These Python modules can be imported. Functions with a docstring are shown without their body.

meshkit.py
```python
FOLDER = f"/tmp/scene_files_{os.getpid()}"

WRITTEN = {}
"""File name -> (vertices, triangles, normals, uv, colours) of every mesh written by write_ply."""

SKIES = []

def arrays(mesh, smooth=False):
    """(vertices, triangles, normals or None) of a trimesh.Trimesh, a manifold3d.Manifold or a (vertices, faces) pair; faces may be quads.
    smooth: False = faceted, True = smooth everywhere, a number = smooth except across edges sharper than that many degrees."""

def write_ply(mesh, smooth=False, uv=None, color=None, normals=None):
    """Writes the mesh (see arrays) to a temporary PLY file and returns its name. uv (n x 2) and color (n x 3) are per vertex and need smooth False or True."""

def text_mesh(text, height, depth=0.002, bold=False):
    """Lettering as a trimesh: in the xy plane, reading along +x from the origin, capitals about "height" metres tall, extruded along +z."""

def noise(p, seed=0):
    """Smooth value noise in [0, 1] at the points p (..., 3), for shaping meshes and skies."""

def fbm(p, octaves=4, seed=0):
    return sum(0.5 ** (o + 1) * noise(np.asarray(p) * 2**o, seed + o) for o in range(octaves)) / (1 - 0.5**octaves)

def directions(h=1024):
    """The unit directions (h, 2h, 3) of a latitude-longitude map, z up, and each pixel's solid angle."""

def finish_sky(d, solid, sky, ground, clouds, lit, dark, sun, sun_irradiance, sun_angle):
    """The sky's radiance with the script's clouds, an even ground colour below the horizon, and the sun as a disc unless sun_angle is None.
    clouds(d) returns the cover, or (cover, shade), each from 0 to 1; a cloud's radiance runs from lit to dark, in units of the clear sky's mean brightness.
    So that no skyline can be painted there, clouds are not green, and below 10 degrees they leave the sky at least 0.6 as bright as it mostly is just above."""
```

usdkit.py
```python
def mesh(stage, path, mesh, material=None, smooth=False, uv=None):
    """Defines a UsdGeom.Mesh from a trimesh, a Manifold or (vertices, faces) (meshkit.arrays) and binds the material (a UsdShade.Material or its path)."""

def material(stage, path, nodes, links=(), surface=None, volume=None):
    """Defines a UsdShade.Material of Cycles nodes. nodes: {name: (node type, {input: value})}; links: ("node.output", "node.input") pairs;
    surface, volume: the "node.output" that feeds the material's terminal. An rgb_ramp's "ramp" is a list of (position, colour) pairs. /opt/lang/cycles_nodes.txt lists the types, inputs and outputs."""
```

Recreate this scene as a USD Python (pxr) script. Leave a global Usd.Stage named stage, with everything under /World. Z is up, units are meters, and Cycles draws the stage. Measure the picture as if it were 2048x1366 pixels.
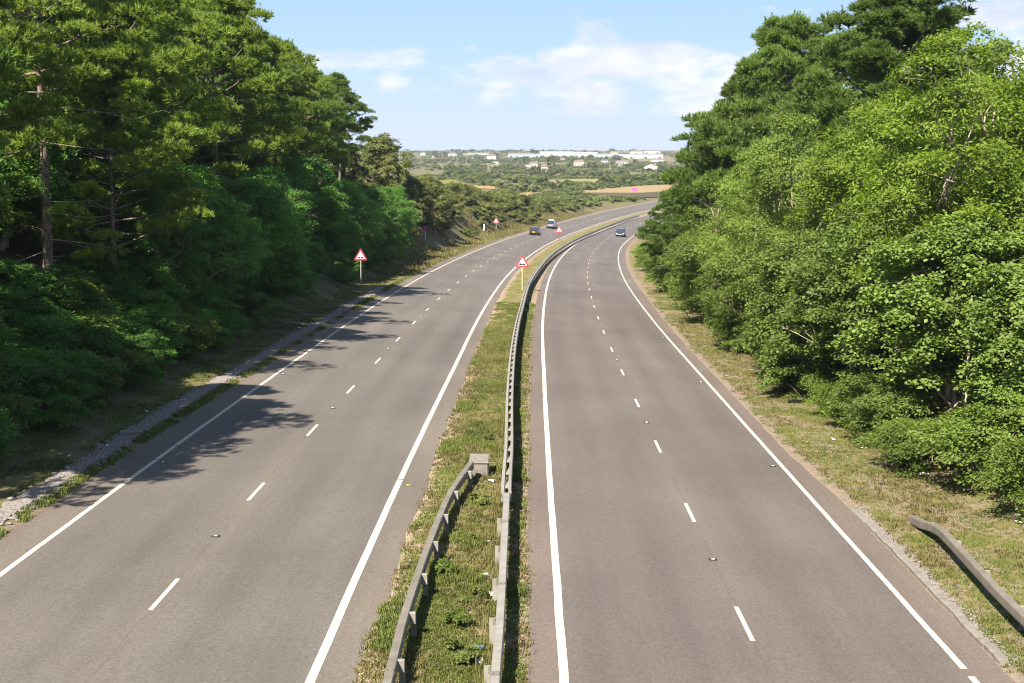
import math, numpy as np, trimesh, usdkit, meshkit
from pxr import Usd, UsdGeom, UsdLux, UsdShade, Gf, Sdf, Vt
stage = Usd.Stage.CreateInMemory()
UsdGeom.SetStageUpAxis(stage, 'Z'); UsdGeom.SetStageMetersPerUnit(stage, 1.0)
UsdGeom.Xform.Define(stage, '/World'); UsdGeom.Scope.Define(stage, '/World/Looks')

# ------------------------------------------------------------------ camera, sky, sun, exposure
CAM_H, PITCH, FPX = 8.568, 0.142016, 2657.74
cam = UsdGeom.Camera.Define(stage, '/World/camera')
cam.AddTranslateOp().Set(Gf.Vec3d(0, 0, CAM_H)); cam.AddRotateXOp().Set(90 - math.degrees(PITCH))
cam.CreateHorizontalApertureAttr(36.0); cam.CreateVerticalApertureAttr(36.0 * 683 / 1024)
cam.CreateFocalLengthAttr(36.0 * FPX / 2048); cam.CreateClippingRangeAttr(Gf.Vec2f(0.1, 40000))
cam.CreateExposureAttr(1.85)
SUN_EL = math.radians(46); SUN_AZ = math.atan2(-0.48, -0.877)          # the sun stands to the left, a little behind the camera
sd = np.array([math.sin(SUN_AZ) * math.cos(SUN_EL), math.cos(SUN_AZ) * math.cos(SUN_EL), math.sin(SUN_EL)])
dome = UsdLux.DomeLight.Define(stage, '/World/sky')
dome.GetPrim().SetCustomDataByKey('kind', 'structure')
SKY = {
    'tc': ('texture_coordinate', {}),
    'sky': ('sky_texture', dict(sky_type='single_scattering', sun_disc=False, sun_elevation=SUN_EL, sun_rotation=SUN_AZ, altitude=50.0, air_density=1.0, aerosol_density=0.7, ozone_density=1.0)),
    'sep': ('separate_xyz', {}),
    'map': ('mapping', dict(scale=(1.0, 1.0, 2.6))),
    'n1': ('noise_texture', dict(scale=9.0, detail=7.0, roughness=0.55, distortion=0.15)),
    'n2': ('noise_texture', dict(scale=3.1, detail=2.0, roughness=0.5)),
    'add': ('math', dict(math_type='multiply_add', value2=0.75)),
    'band': ('rgb_ramp', dict(ramp=[(0.0, (.02, .02, .02)), (0.016, (.08, .08, .08)), (0.028, (.20, .20, .20)), (0.062, (.19, .19, .19)), (0.085, (.08, .08, .08)), (0.12, (.0, .0, .0)), (0.3, (.07, .07, .07)), (1.0, (.05, .05, .05))])),
    'sum': ('math', dict(math_type='add')),
    'cov': ('map_range', dict(from_min=1.02, from_max=1.12, to_min=0.0, to_max=0.95, clamp=True)),
    'n3': ('noise_texture', dict(scale=11.0, detail=5.0, roughness=0.6)),
    'shade': ('rgb_ramp', dict(ramp=[(0.38, (3.3, 3.65, 4.6)), (0.58, (4.9, 4.8, 4.95))])),
    'mx': ('mix_color', dict(blend_type='mix')),
    'hz': ('map_range', dict(from_min=0.16, from_max=0.6, to_min=0.92, to_max=0.0, clamp=True)),
    'grad': ('rgb_ramp', dict(ramp=[(0.0, (2.95, 3.55, 4.75)), (0.03, (2.75, 3.5, 4.8)), (0.075, (2.2, 3.25, 4.7)), (0.16, (1.55, 2.7, 4.45)), (1.0, (1.0, 2.0, 4.0))])),
    'pale': ('mix_color', dict(blend_type='mix')),
    'bg': ('background_shader', dict(strength=0.062)),
}
skymat = usdkit.material(stage, '/World/Looks/sky_material', SKY, [
    ('tc.generated', 'sep.vector'), ('tc.generated', 'map.vector'), ('map.vector', 'n1.vector'), ('map.vector', 'n2.vector'), ('map.vector', 'n3.vector'),
    ('n2.fac', 'add.value1'), ('n1.fac', 'add.value3'), ('sep.z', 'band.fac'), ('add.value', 'sum.value1'), ('band.color', 'sum.value2'),
    ('sum.value', 'cov.value'), ('n3.fac', 'shade.fac'), ('sky.color', 'pale.a'), ('sep.z', 'hz.value'), ('hz.result', 'pale.fac'), ('sep.z', 'grad.fac'), ('grad.color', 'pale.b'),
    ('pale.result', 'mx.a'), ('shade.color', 'mx.b'), ('cov.result', 'mx.fac'), ('mx.result', 'bg.color')], surface='bg.background')
UsdShade.MaterialBindingAPI.Apply(dome.GetPrim()).Bind(skymat)
sun = UsdLux.DistantLight.Define(stage, '/World/sun')
sun.CreateNormalizeAttr(True); sun.CreateIntensityAttr(1.25); sun.CreateAngleAttr(0.53); sun.CreateColorAttr(Gf.Vec3f(1.0, 0.91, 0.77))
sun.AddOrientOp().Set(Gf.Quatf(Gf.Rotation(Gf.Vec3d(0, 0, 1), Gf.Vec3d(*sd.tolist())).GetQuat()))

# ------------------------------------------------------------------ helpers
used = {}
def numbered(base, parent='/World'):
    k = (parent, base); n = used.get(k, -1) + 1; used[k] = n
    return f'{parent}/{base}' if n == 0 else f'{parent}/{base}_{n:03d}'
def tag(p, label=None, cat=None, group=None, kind=None):
    p = p.GetPrim() if hasattr(p, 'GetPrim') else p
    for k, v in (('label', label), ('category', cat), ('group', group), ('kind', kind)):
        if v: p.SetCustomDataByKey(k, v)
    return p
def thing(name, label, cat, loc=(0, 0, 0), rotz=0.0, group=None):
    x = UsdGeom.Xform.Define(stage, numbered(name))
    x.AddTranslateOp().Set(Gf.Vec3d(*map(float, loc))); x.AddRotateZOp().Set(float(rotz))
    return tag(x, label, cat, group)
def path_of(p): return str(p.GetPath()) if p is not None else '/World'
def obj(name, mesh, mat, parent=None, smooth=False, uv=None, label=None):
    m = usdkit.mesh(stage, numbered(name, path_of(parent)), mesh, mat, smooth=smooth, uv=uv).GetPrim()
    if label: m.SetCustomDataByKey('label', label)
    return m
def kindclass(name):
    return stage.CreateClassPrim(f'/World/{name}')
def copy_of(cls, name, label, cat, loc, rotz=0.0, scale=1.0, group=None):
    x = UsdGeom.Xform.Define(stage, numbered(name))
    x.AddTranslateOp().Set(Gf.Vec3d(*map(float, loc))); x.AddRotateZOp().Set(float(rotz))
    s = scale if np.ndim(scale) else (scale,) * 3
    x.AddScaleOp().Set(Gf.Vec3f(*map(float, s)))
    p = x.GetPrim(); p.GetReferences().AddInternalReference(cls.GetPath()); p.SetInstanceable(True)
    return tag(p, label, cat, group)
def cat(ms): return trimesh.util.concatenate(ms)
def box(cx, cy, cz, sx, sy, sz):
    b = trimesh.creation.box([sx, sy, sz]); b.apply_translation([cx, cy, cz]); return b
def bevbox(cx, cy, cz, sx, sy, sz, b=0.01):
    pts = []
    for i in (-1, 1):
        for j in (-1, 1):
            for k in (-1, 1):
                for e in ((b, 0, 0), (0, b, 0), (0, 0, b)):
                    o = np.array([b, b, b]) - np.array(e)
                    pts.append([i * (sx / 2 - o[0]), j * (sy / 2 - o[1]), k * (sz / 2 - o[2])])
    h = trimesh.convex.convex_hull(np.array(pts)); h.apply_translation([cx, cy, cz]); return h
def tube(path, r0, r1, n=6):
    P = np.asarray(path, float); m = len(P); R = np.linspace(r0, r1, m) if np.ndim(r0) == 0 else np.asarray(r0)
    T = np.gradient(P, axis=0); T /= np.maximum(np.linalg.norm(T, axis=1, keepdims=True), 1e-9)
    ref = np.where(np.abs(T[:, 2:3]) > .9, [[1., 0, 0]], [[0, 0, 1.]])
    A = np.cross(T, ref); A /= np.linalg.norm(A, axis=1, keepdims=True); B = np.cross(T, A)
    a = np.arange(n) / n * 2 * np.pi
    V = P[:, None] + R[:, None, None] * (A[:, None] * np.cos(a)[None, :, None] + B[:, None] * np.sin(a)[None, :, None])
    F = []
    for i in range(m - 1):
        for j in range(n):
            k = (j + 1) % n; F += [[i * n + j, (i + 1) * n + j, (i + 1) * n + k], [i * n + j, (i + 1) * n + k, i * n + k]]
    c0, c1 = m * n, m * n + 1
    for j in range(n):
        k = (j + 1) % n; F += [[c0, j, k], [c1, (m - 1) * n + k, (m - 1) * n + j]]
    return trimesh.Trimesh(np.vstack([V.reshape(-1, 3), P[:1], P[-1:]]), np.array(F), process=False)
def sweep(profile, path, closed=True):
    """profile: (lateral to the right, up) points; path: x, y, z points; the profile stays upright."""
    P = np.asarray(path, float); pr = np.asarray(profile, float); m, n = len(P), len(pr)
    T = np.gradient(P[:, :2], axis=0); T /= np.linalg.norm(T, axis=1, keepdims=True)
    R = np.stack([T[:, 1], -T[:, 0]], 1)
    V = np.zeros((m, n, 3)); V[:, :, :2] = P[:, None, :2] + R[:, None] * pr[None, :, :1]; V[:, :, 2] = P[:, None, 2] + pr[None, :, 1]
    F = []
    for i in range(m - 1):
        for j in range(n if closed else n - 1):
            k = (j + 1) % n; F += [[i * n + j, i * n + k, (i + 1) * n + k], [i * n + j, (i + 1) * n + k, (i + 1) * n + j]]
    if closed:
        for j in range(1, n - 1):
            F += [[0, j + 1, j], [(m - 1) * n, (m - 1) * n + j, (m - 1) * n + j + 1]]
    return trimesh.Trimesh(V.reshape(-1, 3), np.array(F), process=False)

# ------------------------------------------------------------------ materials
def M(name, nodes, links, surface='p.BSDF'):
    for k, v in nodes.values():
        if k == 'map_range': v.setdefault('clamp', True)
    return usdkit.material(stage, f'/World/Looks/{name}', nodes, links, surface=surface)
def plain(name, col, rough=0.6, metal=0.0, var=0.12, scale=6.0, spec=0.3):
    c = np.array(col) * .70
    return M(name, {'g': ('geometry', {}), 'n': ('noise_texture', dict(scale=scale, detail=4.0, roughness=0.6)),
                    'r': ('rgb_ramp', dict(ramp=[(0.3, tuple(c * (1 - var))), (0.7, tuple(np.minimum(c * (1 + var), 1)))])),
                    'p': ('principled_bsdf', dict(roughness=rough, metallic=metal, specular_ior_level=spec))},
             [('g.position', 'n.vector'), ('n.fac', 'r.fac'), ('r.color', 'p.base_color')])
def leafmat(name, ramp, trans=(.3, .4, .05), tfac=0.28, vary=0.35, rough=0.55):
    return M(name, {'g': ('geometry', {}), 'o': ('object_info', {}), 'r': ('rgb_ramp', dict(ramp=ramp)),
                    'vr': ('map_range', dict(to_min=1 - vary, to_max=1 + vary)), 'nz': ('noise_texture', dict(scale=0.45, detail=2.0)),
                    'vm': ('map_range', dict(from_min=0.3, from_max=0.7, to_min=0.72, to_max=1.28)), 'mu': ('math', dict(math_type='multiply')),
                    'h': ('hsv', dict(hue=0.5, saturation=1.0)),
                    'p': ('principled_bsdf', dict(roughness=rough, specular_ior_level=0.25)), 't': ('translucent_bsdf', {}), 'tm': ('mix_color', dict(blend_type='multiply', fac=1.0, b=tuple(np.array(trans) / .14))),
                    'm': ('mix_closure', dict(fac=tfac))},
             [('g.random_per_island', 'r.fac'), ('o.random', 'vr.value'), ('g.position', 'nz.vector'), ('nz.fac', 'vm.value'), ('vr.result', 'mu.value1'), ('vm.result', 'mu.value2'),
              ('mu.value', 'h.value'), ('r.color', 'h.color'), ('h.color', 'p.base_color'), ('h.color', 'tm.a'), ('tm.result', 't.color'), ('p.BSDF', 'm.closure1'), ('t.BSDF', 'm.closure2')], surface='m.closure')
LEAF = {
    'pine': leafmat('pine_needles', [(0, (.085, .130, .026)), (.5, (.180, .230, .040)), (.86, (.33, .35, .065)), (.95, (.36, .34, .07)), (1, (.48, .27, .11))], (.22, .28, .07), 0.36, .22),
    'pine_sunlit_tint': leafmat('sunlit_tint_pine_needles', [(0, (.135, .185, .030)), (.5, (.275, .325, .048)), (.86, (.45, .45, .080)), (.95, (.48, .43, .09)), (1, (.52, .30, .12))], (.22, .25, .06), 0.4, .18),  # brighter copy of the pine needles, warm sunlight painted into their colour
    'ash': leafmat('ash_leaves', [(0, (.105, .150, .015)), (.5, (.165, .210, .028)), (1, (.25, .27, .055))], (.22, .27, .05), 0.38, .15),
    'sycamore': leafmat('sycamore_leaves', [(0, (.100, .142, .030)), (.6, (.162, .202, .045)), (1, (.25, .26, .08))], (.20, .24, .05), 0.36, .18),
    'birch': leafmat('small_leaves', [(0, (.100, .142, .024)), (.6, (.165, .212, .036)), (1, (.27, .265, .06))], (.22, .26, .05), 0.36, .22),
    'shade': leafmat('woodland_leaves', [(0, (.085, .165, .036)), (.5, (.165, .240, .048)), (.9, (.29, .32, .06)), (1, (.34, .30, .1))], (.18, .27, .06), 0.5, .25),
    'gorse': leafmat('gorse_leaves', [(0, (.100, .118, .030)), (.6, (.165, .175, .046)), (1, (.25, .22, .075))], (.18, .19, .05), 0.2, .22),
    'far': leafmat('far_leaves', [(0, (.095, .118, .036)), (.6, (.155, .170, .050)), (1, (.23, .21, .072))], (.16, .17, .05), 0.2, .3),
    'grass': leafmat('grass_blades', [(0, (.085, .105, .022)), (.5, (.130, .135, .034)), (.8, (.18, .155, .058)), (1, (.25, .195, .095))], (.2, .2, .06), 0.2, .1),
    'dry': leafmat('dry_grass_blades', [(0, (.11, .10, .035)), (.5, (.17, .14, .06)), (1, (.26, .195, .10))], (.22, .18, .07), 0.2, .1),
}
BARK = M('pine_bark', {'tc': ('texture_coordinate', {}), 'mp': ('mapping', dict(scale=(9, 9, 2.2))), 'n': ('noise_texture', dict(scale=1.5, detail=5.0)),
    'r': ('rgb_ramp', dict(ramp=[(.3, (.045, .035, .028)), (.55, (.13, .10, .078)), (.75, (.22, .18, .145))])), 'b': ('bump', dict(strength=0.6, distance=0.04)), 'p': ('principled_bsdf', dict(roughness=.9, specular_ior_level=.1))},
    [('tc.object', 'mp.vector'), ('mp.vector', 'n.vector'), ('n.fac', 'r.fac'), ('r.color', 'p.base_color'), ('n.fac', 'b.height'), ('b.normal', 'p.normal')])
LIMB = plain('pale_bark', (.40, .34, .25), .85, var=.3, scale=4)
TWIG = plain('pale_twigs', (.30, .25, .18), .85, var=.35, scale=3)
STEEL = plain('galvanised_steel', (.255, .238, .21), .55, 0.0, .16, 4, .4)
STEELD = plain('weathered_steel', (.165, .148, .122), .7, 0.0, .22, 3)
WHITE = plain('white_paint', (.78, .77, .74), .5, var=.05)
BLACK = plain('black_paint', (.015, .015, .016), .5)
RED = plain('sign_red', (.50, .035, .06), .45, var=.05)
SIGNW = plain('sign_white', (.80, .80, .78), .45, var=.03)
PURPLE = plain('sign_purple', (.40, .03, .46), .45, var=.05)
CREAM = plain('cream_pole', (.52, .44, .27), .6, var=.1)
RUST = plain('rusty_pole', (.22, .09, .06), .8, var=.25)
GREYP = plain('grey_pole', (.32, .33, .32), .6)
CONC = plain('concrete', (.20, .18, .155), .9, var=.25, scale=5)
RUBBER = plain('tyre_rubber', (.02, .02, .02), .8)
STONE = M('gravel_stone', {'g': ('geometry', {}), 'r': ('rgb_ramp', dict(ramp=[(0, (.15, .135, .128)), (.5, (.28, .255, .24)), (1, (.46, .42, .39))])), 'p': ('principled_bsdf', dict(roughness=.9, specular_ior_level=.15))}, [('g.random_per_island', 'r.fac'), ('r.color', 'p.base_color')])

def asphalt(name, c):
    c = np.array(c)
    # u = metres from the lane line (left negative), v = metres along the road
    return M(name, {'uv': ('uvmap', {'attribute': 'st'}), 'sx': ('separate_xyz', {}), 'g': ('geometry', {}),
        'grain': ('noise_texture', dict(scale=16.0, detail=4.0, roughness=.75)), 'gr': ('rgb_ramp', dict(ramp=[(.28, tuple(c * .66)), (.5, tuple(c)), (.72, tuple(c * 1.34))])),
        'mp': ('mapping', dict(scale=(.5, .03, 1))), 'st': ('noise_texture', dict(scale=1.6, detail=4.0, roughness=.6)), 'sr': ('map_range', dict(from_min=.3, from_max=.7, to_min=.87, to_max=1.12)),
        'big': ('noise_texture', dict(scale=.16, detail=3.0)), 'br': ('map_range', dict(from_min=.3, from_max=.7, to_min=.88, to_max=1.1)),
        'ab': ('math', dict(math_type='absolute')), 'trk': ('rgb_ramp', dict(ramp=[(0, (1.07, 1.06, 1.03)), (.10, (1.02, 1.02, 1.02)), (.24, (.92, .92, .93)), (.36, (1.0, 1.0, 1.0)), (.42, (.98, .98, .98)), (.57, (.91, .91, .92)), (.7, (1.03, 1.03, 1.02)), (.728, (1.03, 1.02, 1.0)), (.735, (1.14, 1.09, 1.03)), (1, (1.2, 1.12, 1.03))])),
        'dv': ('math', dict(math_type='divide', value2=5.0)), 'wob': ('noise_texture', dict(scale=1.1, detail=3)), 'seam0': ('math', dict(math_type='multiply_add', value2=.16, value3=-.08)), 'seam1': ('math', dict(math_type='add')),
        'seam2': ('math', dict(math_type='absolute')), 'seam': ('map_range', dict(from_min=.008, from_max=.028, to_min=.87, to_max=1.0)),
        'm1': ('mix_color', dict(blend_type='multiply', fac=1.0)), 'm2': ('math', dict(math_type='multiply')), 'm3': ('math', dict(math_type='multiply')), 'm4': ('mix_color', dict(blend_type='multiply', fac=1.0)),
        'cmb': ('combine_xyz', {}), 'b': ('bump', dict(strength=.35, distance=.006)), 'p': ('principled_bsdf', dict(roughness=.82, specular_ior_level=.28))},
        [('uv.UV', 'sx.vector'), ('g.position', 'grain.vector'), ('grain.fac', 'gr.fac'), ('uv.UV', 'mp.vector'), ('mp.vector', 'st.vector'), ('st.fac', 'sr.value'), ('g.position', 'big.vector'), ('big.fac', 'br.value'),
         ('sx.x', 'ab.value1'), ('ab.value', 'dv.value1'), ('dv.value', 'trk.fac'), ('g.position', 'wob.vector'), ('wob.fac', 'seam0.value1'), ('sx.x', 'seam1.value1'), ('seam0.value', 'seam1.value2'), ('seam1.value', 'seam2.value1'), ('seam2.value', 'seam.value'),
         ('gr.color', 'm1.a'), ('trk.color', 'm1.b'), ('sr.result', 'm2.value1'), ('br.result', 'm2.value2'), ('m2.value', 'm3.value1'), ('seam.result', 'm3.value2'), ('m3.value', 'cmb.x'), ('m3.value', 'cmb.y'), ('m3.value', 'cmb.z'),
         ('m1.result', 'm4.a'), ('cmb.vector', 'm4.b'), ('m4.result', 'p.base_color'), ('grain.fac', 'b.height'), ('b.normal', 'p.normal')])
ASPH_L = asphalt('grey_asphalt', (.086, .0765, .068)); ASPH_R = asphalt('brown_asphalt', (.084, .0715, .0645))
PAINT = M('road_paint', {'g': ('geometry', {}), 'n': ('noise_texture', dict(scale=22.0, detail=4.0, roughness=.7)), 'r': ('rgb_ramp', dict(ramp=[(.30, (.17, .15, .135)), (.40, (.32, .29, .25)), (.6, (.40, .36, .31))])), 'p': ('principled_bsdf', dict(roughness=.75, specular_ior_level=.2))},
          [('g.position', 'n.vector'), ('n.fac', 'r.fac'), ('r.color', 'p.base_color')])
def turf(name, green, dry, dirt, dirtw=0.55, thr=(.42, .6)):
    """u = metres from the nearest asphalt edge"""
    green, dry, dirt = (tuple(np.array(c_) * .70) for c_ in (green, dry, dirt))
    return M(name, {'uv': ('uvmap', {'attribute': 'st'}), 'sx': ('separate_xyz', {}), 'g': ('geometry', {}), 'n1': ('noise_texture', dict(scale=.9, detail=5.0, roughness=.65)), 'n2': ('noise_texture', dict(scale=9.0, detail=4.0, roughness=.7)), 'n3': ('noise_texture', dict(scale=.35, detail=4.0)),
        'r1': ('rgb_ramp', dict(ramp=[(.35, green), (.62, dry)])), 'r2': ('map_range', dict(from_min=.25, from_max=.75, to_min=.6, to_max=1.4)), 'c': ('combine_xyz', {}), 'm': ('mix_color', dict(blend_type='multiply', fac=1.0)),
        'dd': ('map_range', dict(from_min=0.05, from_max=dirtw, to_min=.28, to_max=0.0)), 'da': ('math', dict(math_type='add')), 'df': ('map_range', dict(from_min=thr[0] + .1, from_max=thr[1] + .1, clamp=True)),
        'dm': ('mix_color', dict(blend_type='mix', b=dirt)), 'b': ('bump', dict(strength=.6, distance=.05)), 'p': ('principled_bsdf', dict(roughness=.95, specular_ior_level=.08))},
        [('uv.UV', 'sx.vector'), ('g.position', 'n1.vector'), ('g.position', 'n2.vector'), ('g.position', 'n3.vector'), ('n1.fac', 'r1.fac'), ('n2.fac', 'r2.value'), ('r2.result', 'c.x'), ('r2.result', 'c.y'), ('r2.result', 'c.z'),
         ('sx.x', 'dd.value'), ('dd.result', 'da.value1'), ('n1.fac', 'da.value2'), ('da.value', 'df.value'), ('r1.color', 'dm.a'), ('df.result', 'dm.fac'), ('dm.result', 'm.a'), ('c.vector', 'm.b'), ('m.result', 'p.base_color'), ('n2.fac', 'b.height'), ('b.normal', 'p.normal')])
TURF_M = turf('median_turf', (.120, .128, .036), (.190, .165, .066), (.30, .225, .165))
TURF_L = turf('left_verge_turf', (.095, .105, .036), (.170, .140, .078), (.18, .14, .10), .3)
TURF_R = turf('right_verge_turf', (.115, .125, .036), (.21, .150, .07), (.215, .17, .13), .6, (.36, .50))
TURF_F = turf('hill_turf', (.115, .120, .040), (.19, .155, .065), (.2, .15, .08), .01, (.6, .75))

# ------------------------------------------------------------------ the lie of the land
from scipy.interpolate import CubicSpline, PchipInterpolator
YL = [-60, 20, 40, 60, 80, 100, 120, 140, 160, 180, 200, 220, 240, 260, 280, 300, 320, 340, 360, 380, 400, 423, 460, 520, 700]
XLv = [-8.0, -7.05, -6.72, -6.27, -5.83, -5.22, -4.43, -3.37, -2.07, -.54, 1.25, 3.38, 5.91, 8.77, 12.03, 15.7, 19.9, 24.7, 30.2, 36.2, 42.2, 48.6, 57.4, 72, 115]
XL = CubicSpline(YL, XLv)
GAPR = CubicSpline([-60, 20, 40, 60, 100, 200, 340, 460, 700], [11.6, 11.56, 11.48, 11.36, 11.34, 11.28, 11.2, 11.1, 11.1])
XR = lambda y: XL(y) + GAPR(y)
def sec(y): return np.sqrt(1 + XL(y, 1) ** 2)
HW = 3.635
XLO = lambda y: XL(y) - HW * sec(y)
XLI = lambda y: XL(y) + HW * sec(y)
XRI = lambda y: XR(y) - HW * sec(y)
XRO = lambda y: XR(y) + HW * sec(y)
ledge = PchipInterpolator([-60, 25, 35, 54, 70, 85, 120, 500], [1.1, 1.05, 1.0, .92, .82, .72, .85, 1.0])
def wob(y, seed, a, s=1.3):
    y = np.asarray(y, float); return a * (meshkit.fbm(np.stack([y * s, y * 0 + seed * 7.3, y * 0], -1), 3, seed) - .5) * 2
XLA = lambda y: XLO(y) - ledge(y) * sec(y) + wob(y, 1, .08)
XLIA = lambda y: XLI(y) + PchipInterpolator([-60, 20, 30, 52, 71, 121, 500], [.66, .74, .80, .70, .68, .6, .6])(y) + wob(y, 2, .16, .8) + wob(y, 22, .06, 3)
XRIA = lambda y: XRI(y) - .60 * sec(y) + wob(y, 3, .06)
XRA = lambda y: XRO(y) + PchipInterpolator([-60, 24, 35, 43, 60, 87, 110, 150, 206, 500], [.78, .72, .80, .60, .64, .76, .95, .95, 1.0, 1.0])(y) + wob(y, 4, .05)
def zs(x, y):
    y = np.asarray(y, float); x = np.asarray(x, float)
    ye = np.minimum(y, 360.0); xe = x - (XL(y) - XL(ye)); t = ye / 100
    return -1.53112 * t - 1.27818 * t ** 2 + .371761 * t ** 3 + (-.316231 - .16081 * t) * xe / 10
def sstep(x, a, b):
    t = np.clip((x - a) / (b - a), 0, 1); return t * t * (3 - 2 * t)
HL = PchipInterpolator([-60, 20, 45, 70, 100, 150, 200, 250, 300, 350, 420, 600], [4.2, 4.4, 5.2, 5.8, 6.4, 7.4, 7.9, 6.6, 4.8, 2.6, .8, 0])
HR = PchipInterpolator([-60, 20, 60, 120, 200, 300, 420, 600], [1.6, 1.8, 2.6, 3.0, 3.5, 3.0, 1.5, 0])
FARZ = PchipInterpolator([300, 450, 600, 800, 1000, 1300, 1600, 2000, 2500, 3000, 3600, 5200], [-7.6, -7.4, -8.2, -8.0, -7.5, -6.5, -5.0, -1.5, 4.0, 8.6, 5, -10])
def gz(x, y):
    """height of the ground beside the road"""
    x = np.asarray(x, float); y = np.asarray(y, float)
    yc = np.clip(y, -60, 650)
    la, lia, ria, ra = XLA(yc), XLIA(yc), XRIA(yc), XRA(yc)
    zr = zs(np.clip(x, la, ra), np.clip(y, -60, 1e9))
    dl, dr = la - x, x - ra
    n = meshkit.fbm(np.stack([x * .35, y * .35, x * 0], -1), 3, 5) - .5
    n2 = meshkit.fbm(np.stack([x * .08, y * .08, x * 0 + 3], -1), 3, 6) - .5
    near = zr + np.where(dl > 0, HL(yc) * sstep(dl, 2.2, 13) + .05 * sstep(dl, 0, .5) + n * .5 * sstep(dl, 1, 5) + n2 * 1.6 * sstep(dl, 6, 16) + .25 * sstep(dl, 14, 40), 0)
    near = near + np.where(dr > 0, HR(yc) * sstep(dr, 3.2, 11) + .03 * sstep(dr, 0, .4) + n * .3 * sstep(dr, 1, 5) + n2 * 1.2 * sstep(dr, 6, 16), 0)
    med = (x > lia) & (x < ria)
    dm = np.minimum(x - lia, ria - x)
    near = near + np.where(med, .03 * sstep(dm, 0, .25) + (.07 + n * .12) * sstep(dm, .25, .9), 0)
    road = ((x > la) & (x < lia)) | ((x > ria) & (x < ra))
    din = np.where(x < (lia + ria) / 2, np.minimum(x - la, lia - x), np.minimum(x - ria, ra - x))
    near = near - np.where(road, .22 * sstep(din, 0.0, .3), 0)
    n3 = meshkit.fbm(np.stack([x * .012, y * .012, x * 0 + 9], -1), 3, 8) - .5
    far = FARZ(np.clip(y, 300, 5200)) + n3 * 5 * sstep(y, 420, 900) + n3 * 10 * sstep(y, 2000, 3000)
    corridor = (1 - sstep(np.maximum(dl, dr), 2.5, 22)) * (1 - sstep(y, 600, 680))
    w = sstep(y, 290, 430) * (1 - corridor)
    return near * (1 - w) + far * w
def gz1(x, y): return float(gz(np.array([x]), np.array([y]))[0])
def at(px, py, Y):
    """world x, z of a sight line through the photograph's pixel at distance Y (used while laying out the scene)"""
    u, v = (px - 1024) / FPX, (py - 683) / FPX
    k = Y / (math.cos(PITCH) - v * math.sin(PITCH)); return u * k, CAM_H + k * (-math.sin(PITCH) - v * math.cos(PITCH))

rows = np.concatenate([np.arange(-30, 90, .4), np.arange(90, 200, 1.0), np.arange(200, 470, 2.5), np.arange(470, 1000, 12), np.arange(1000, 5201, 60)])
def grid(cols, ys, zf, mask_uv):
    """cols: functions of y giving x"""
    X = np.stack([c(ys) for c in cols], 1); Y = np.repeat(ys[:, None], len(cols), 1)
    Z = zf(X, Y); nr, nc = X.shape
    i = np.arange(nr * nc).reshape(nr, nc)
    a, b, c, d = i[:-1, :-1].ravel(), i[:-1, 1:].ravel(), i[1:, 1:].ravel(), i[1:, :-1].ravel()
    F = np.vstack([np.stack([a, b, c], 1), np.stack([a, c, d], 1)])
    return (np.stack([X, Y, Z], -1).reshape(-1, 3), F), mask_uv(X, Y).reshape(-1, 2)
def band(name, cols, ys, mat, uvf, zf=gz, label=None, parent=None):
    m, uv = grid(cols, ys, zf, uvf)
    p = obj(name, m, mat, parent, smooth=True, uv=uv)
    return tag(p, kind='structure') if parent is None else p
near = rows[rows <= 470]
cl = lambda f: (lambda y: f(np.clip(y, -60, 650)))
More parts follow.
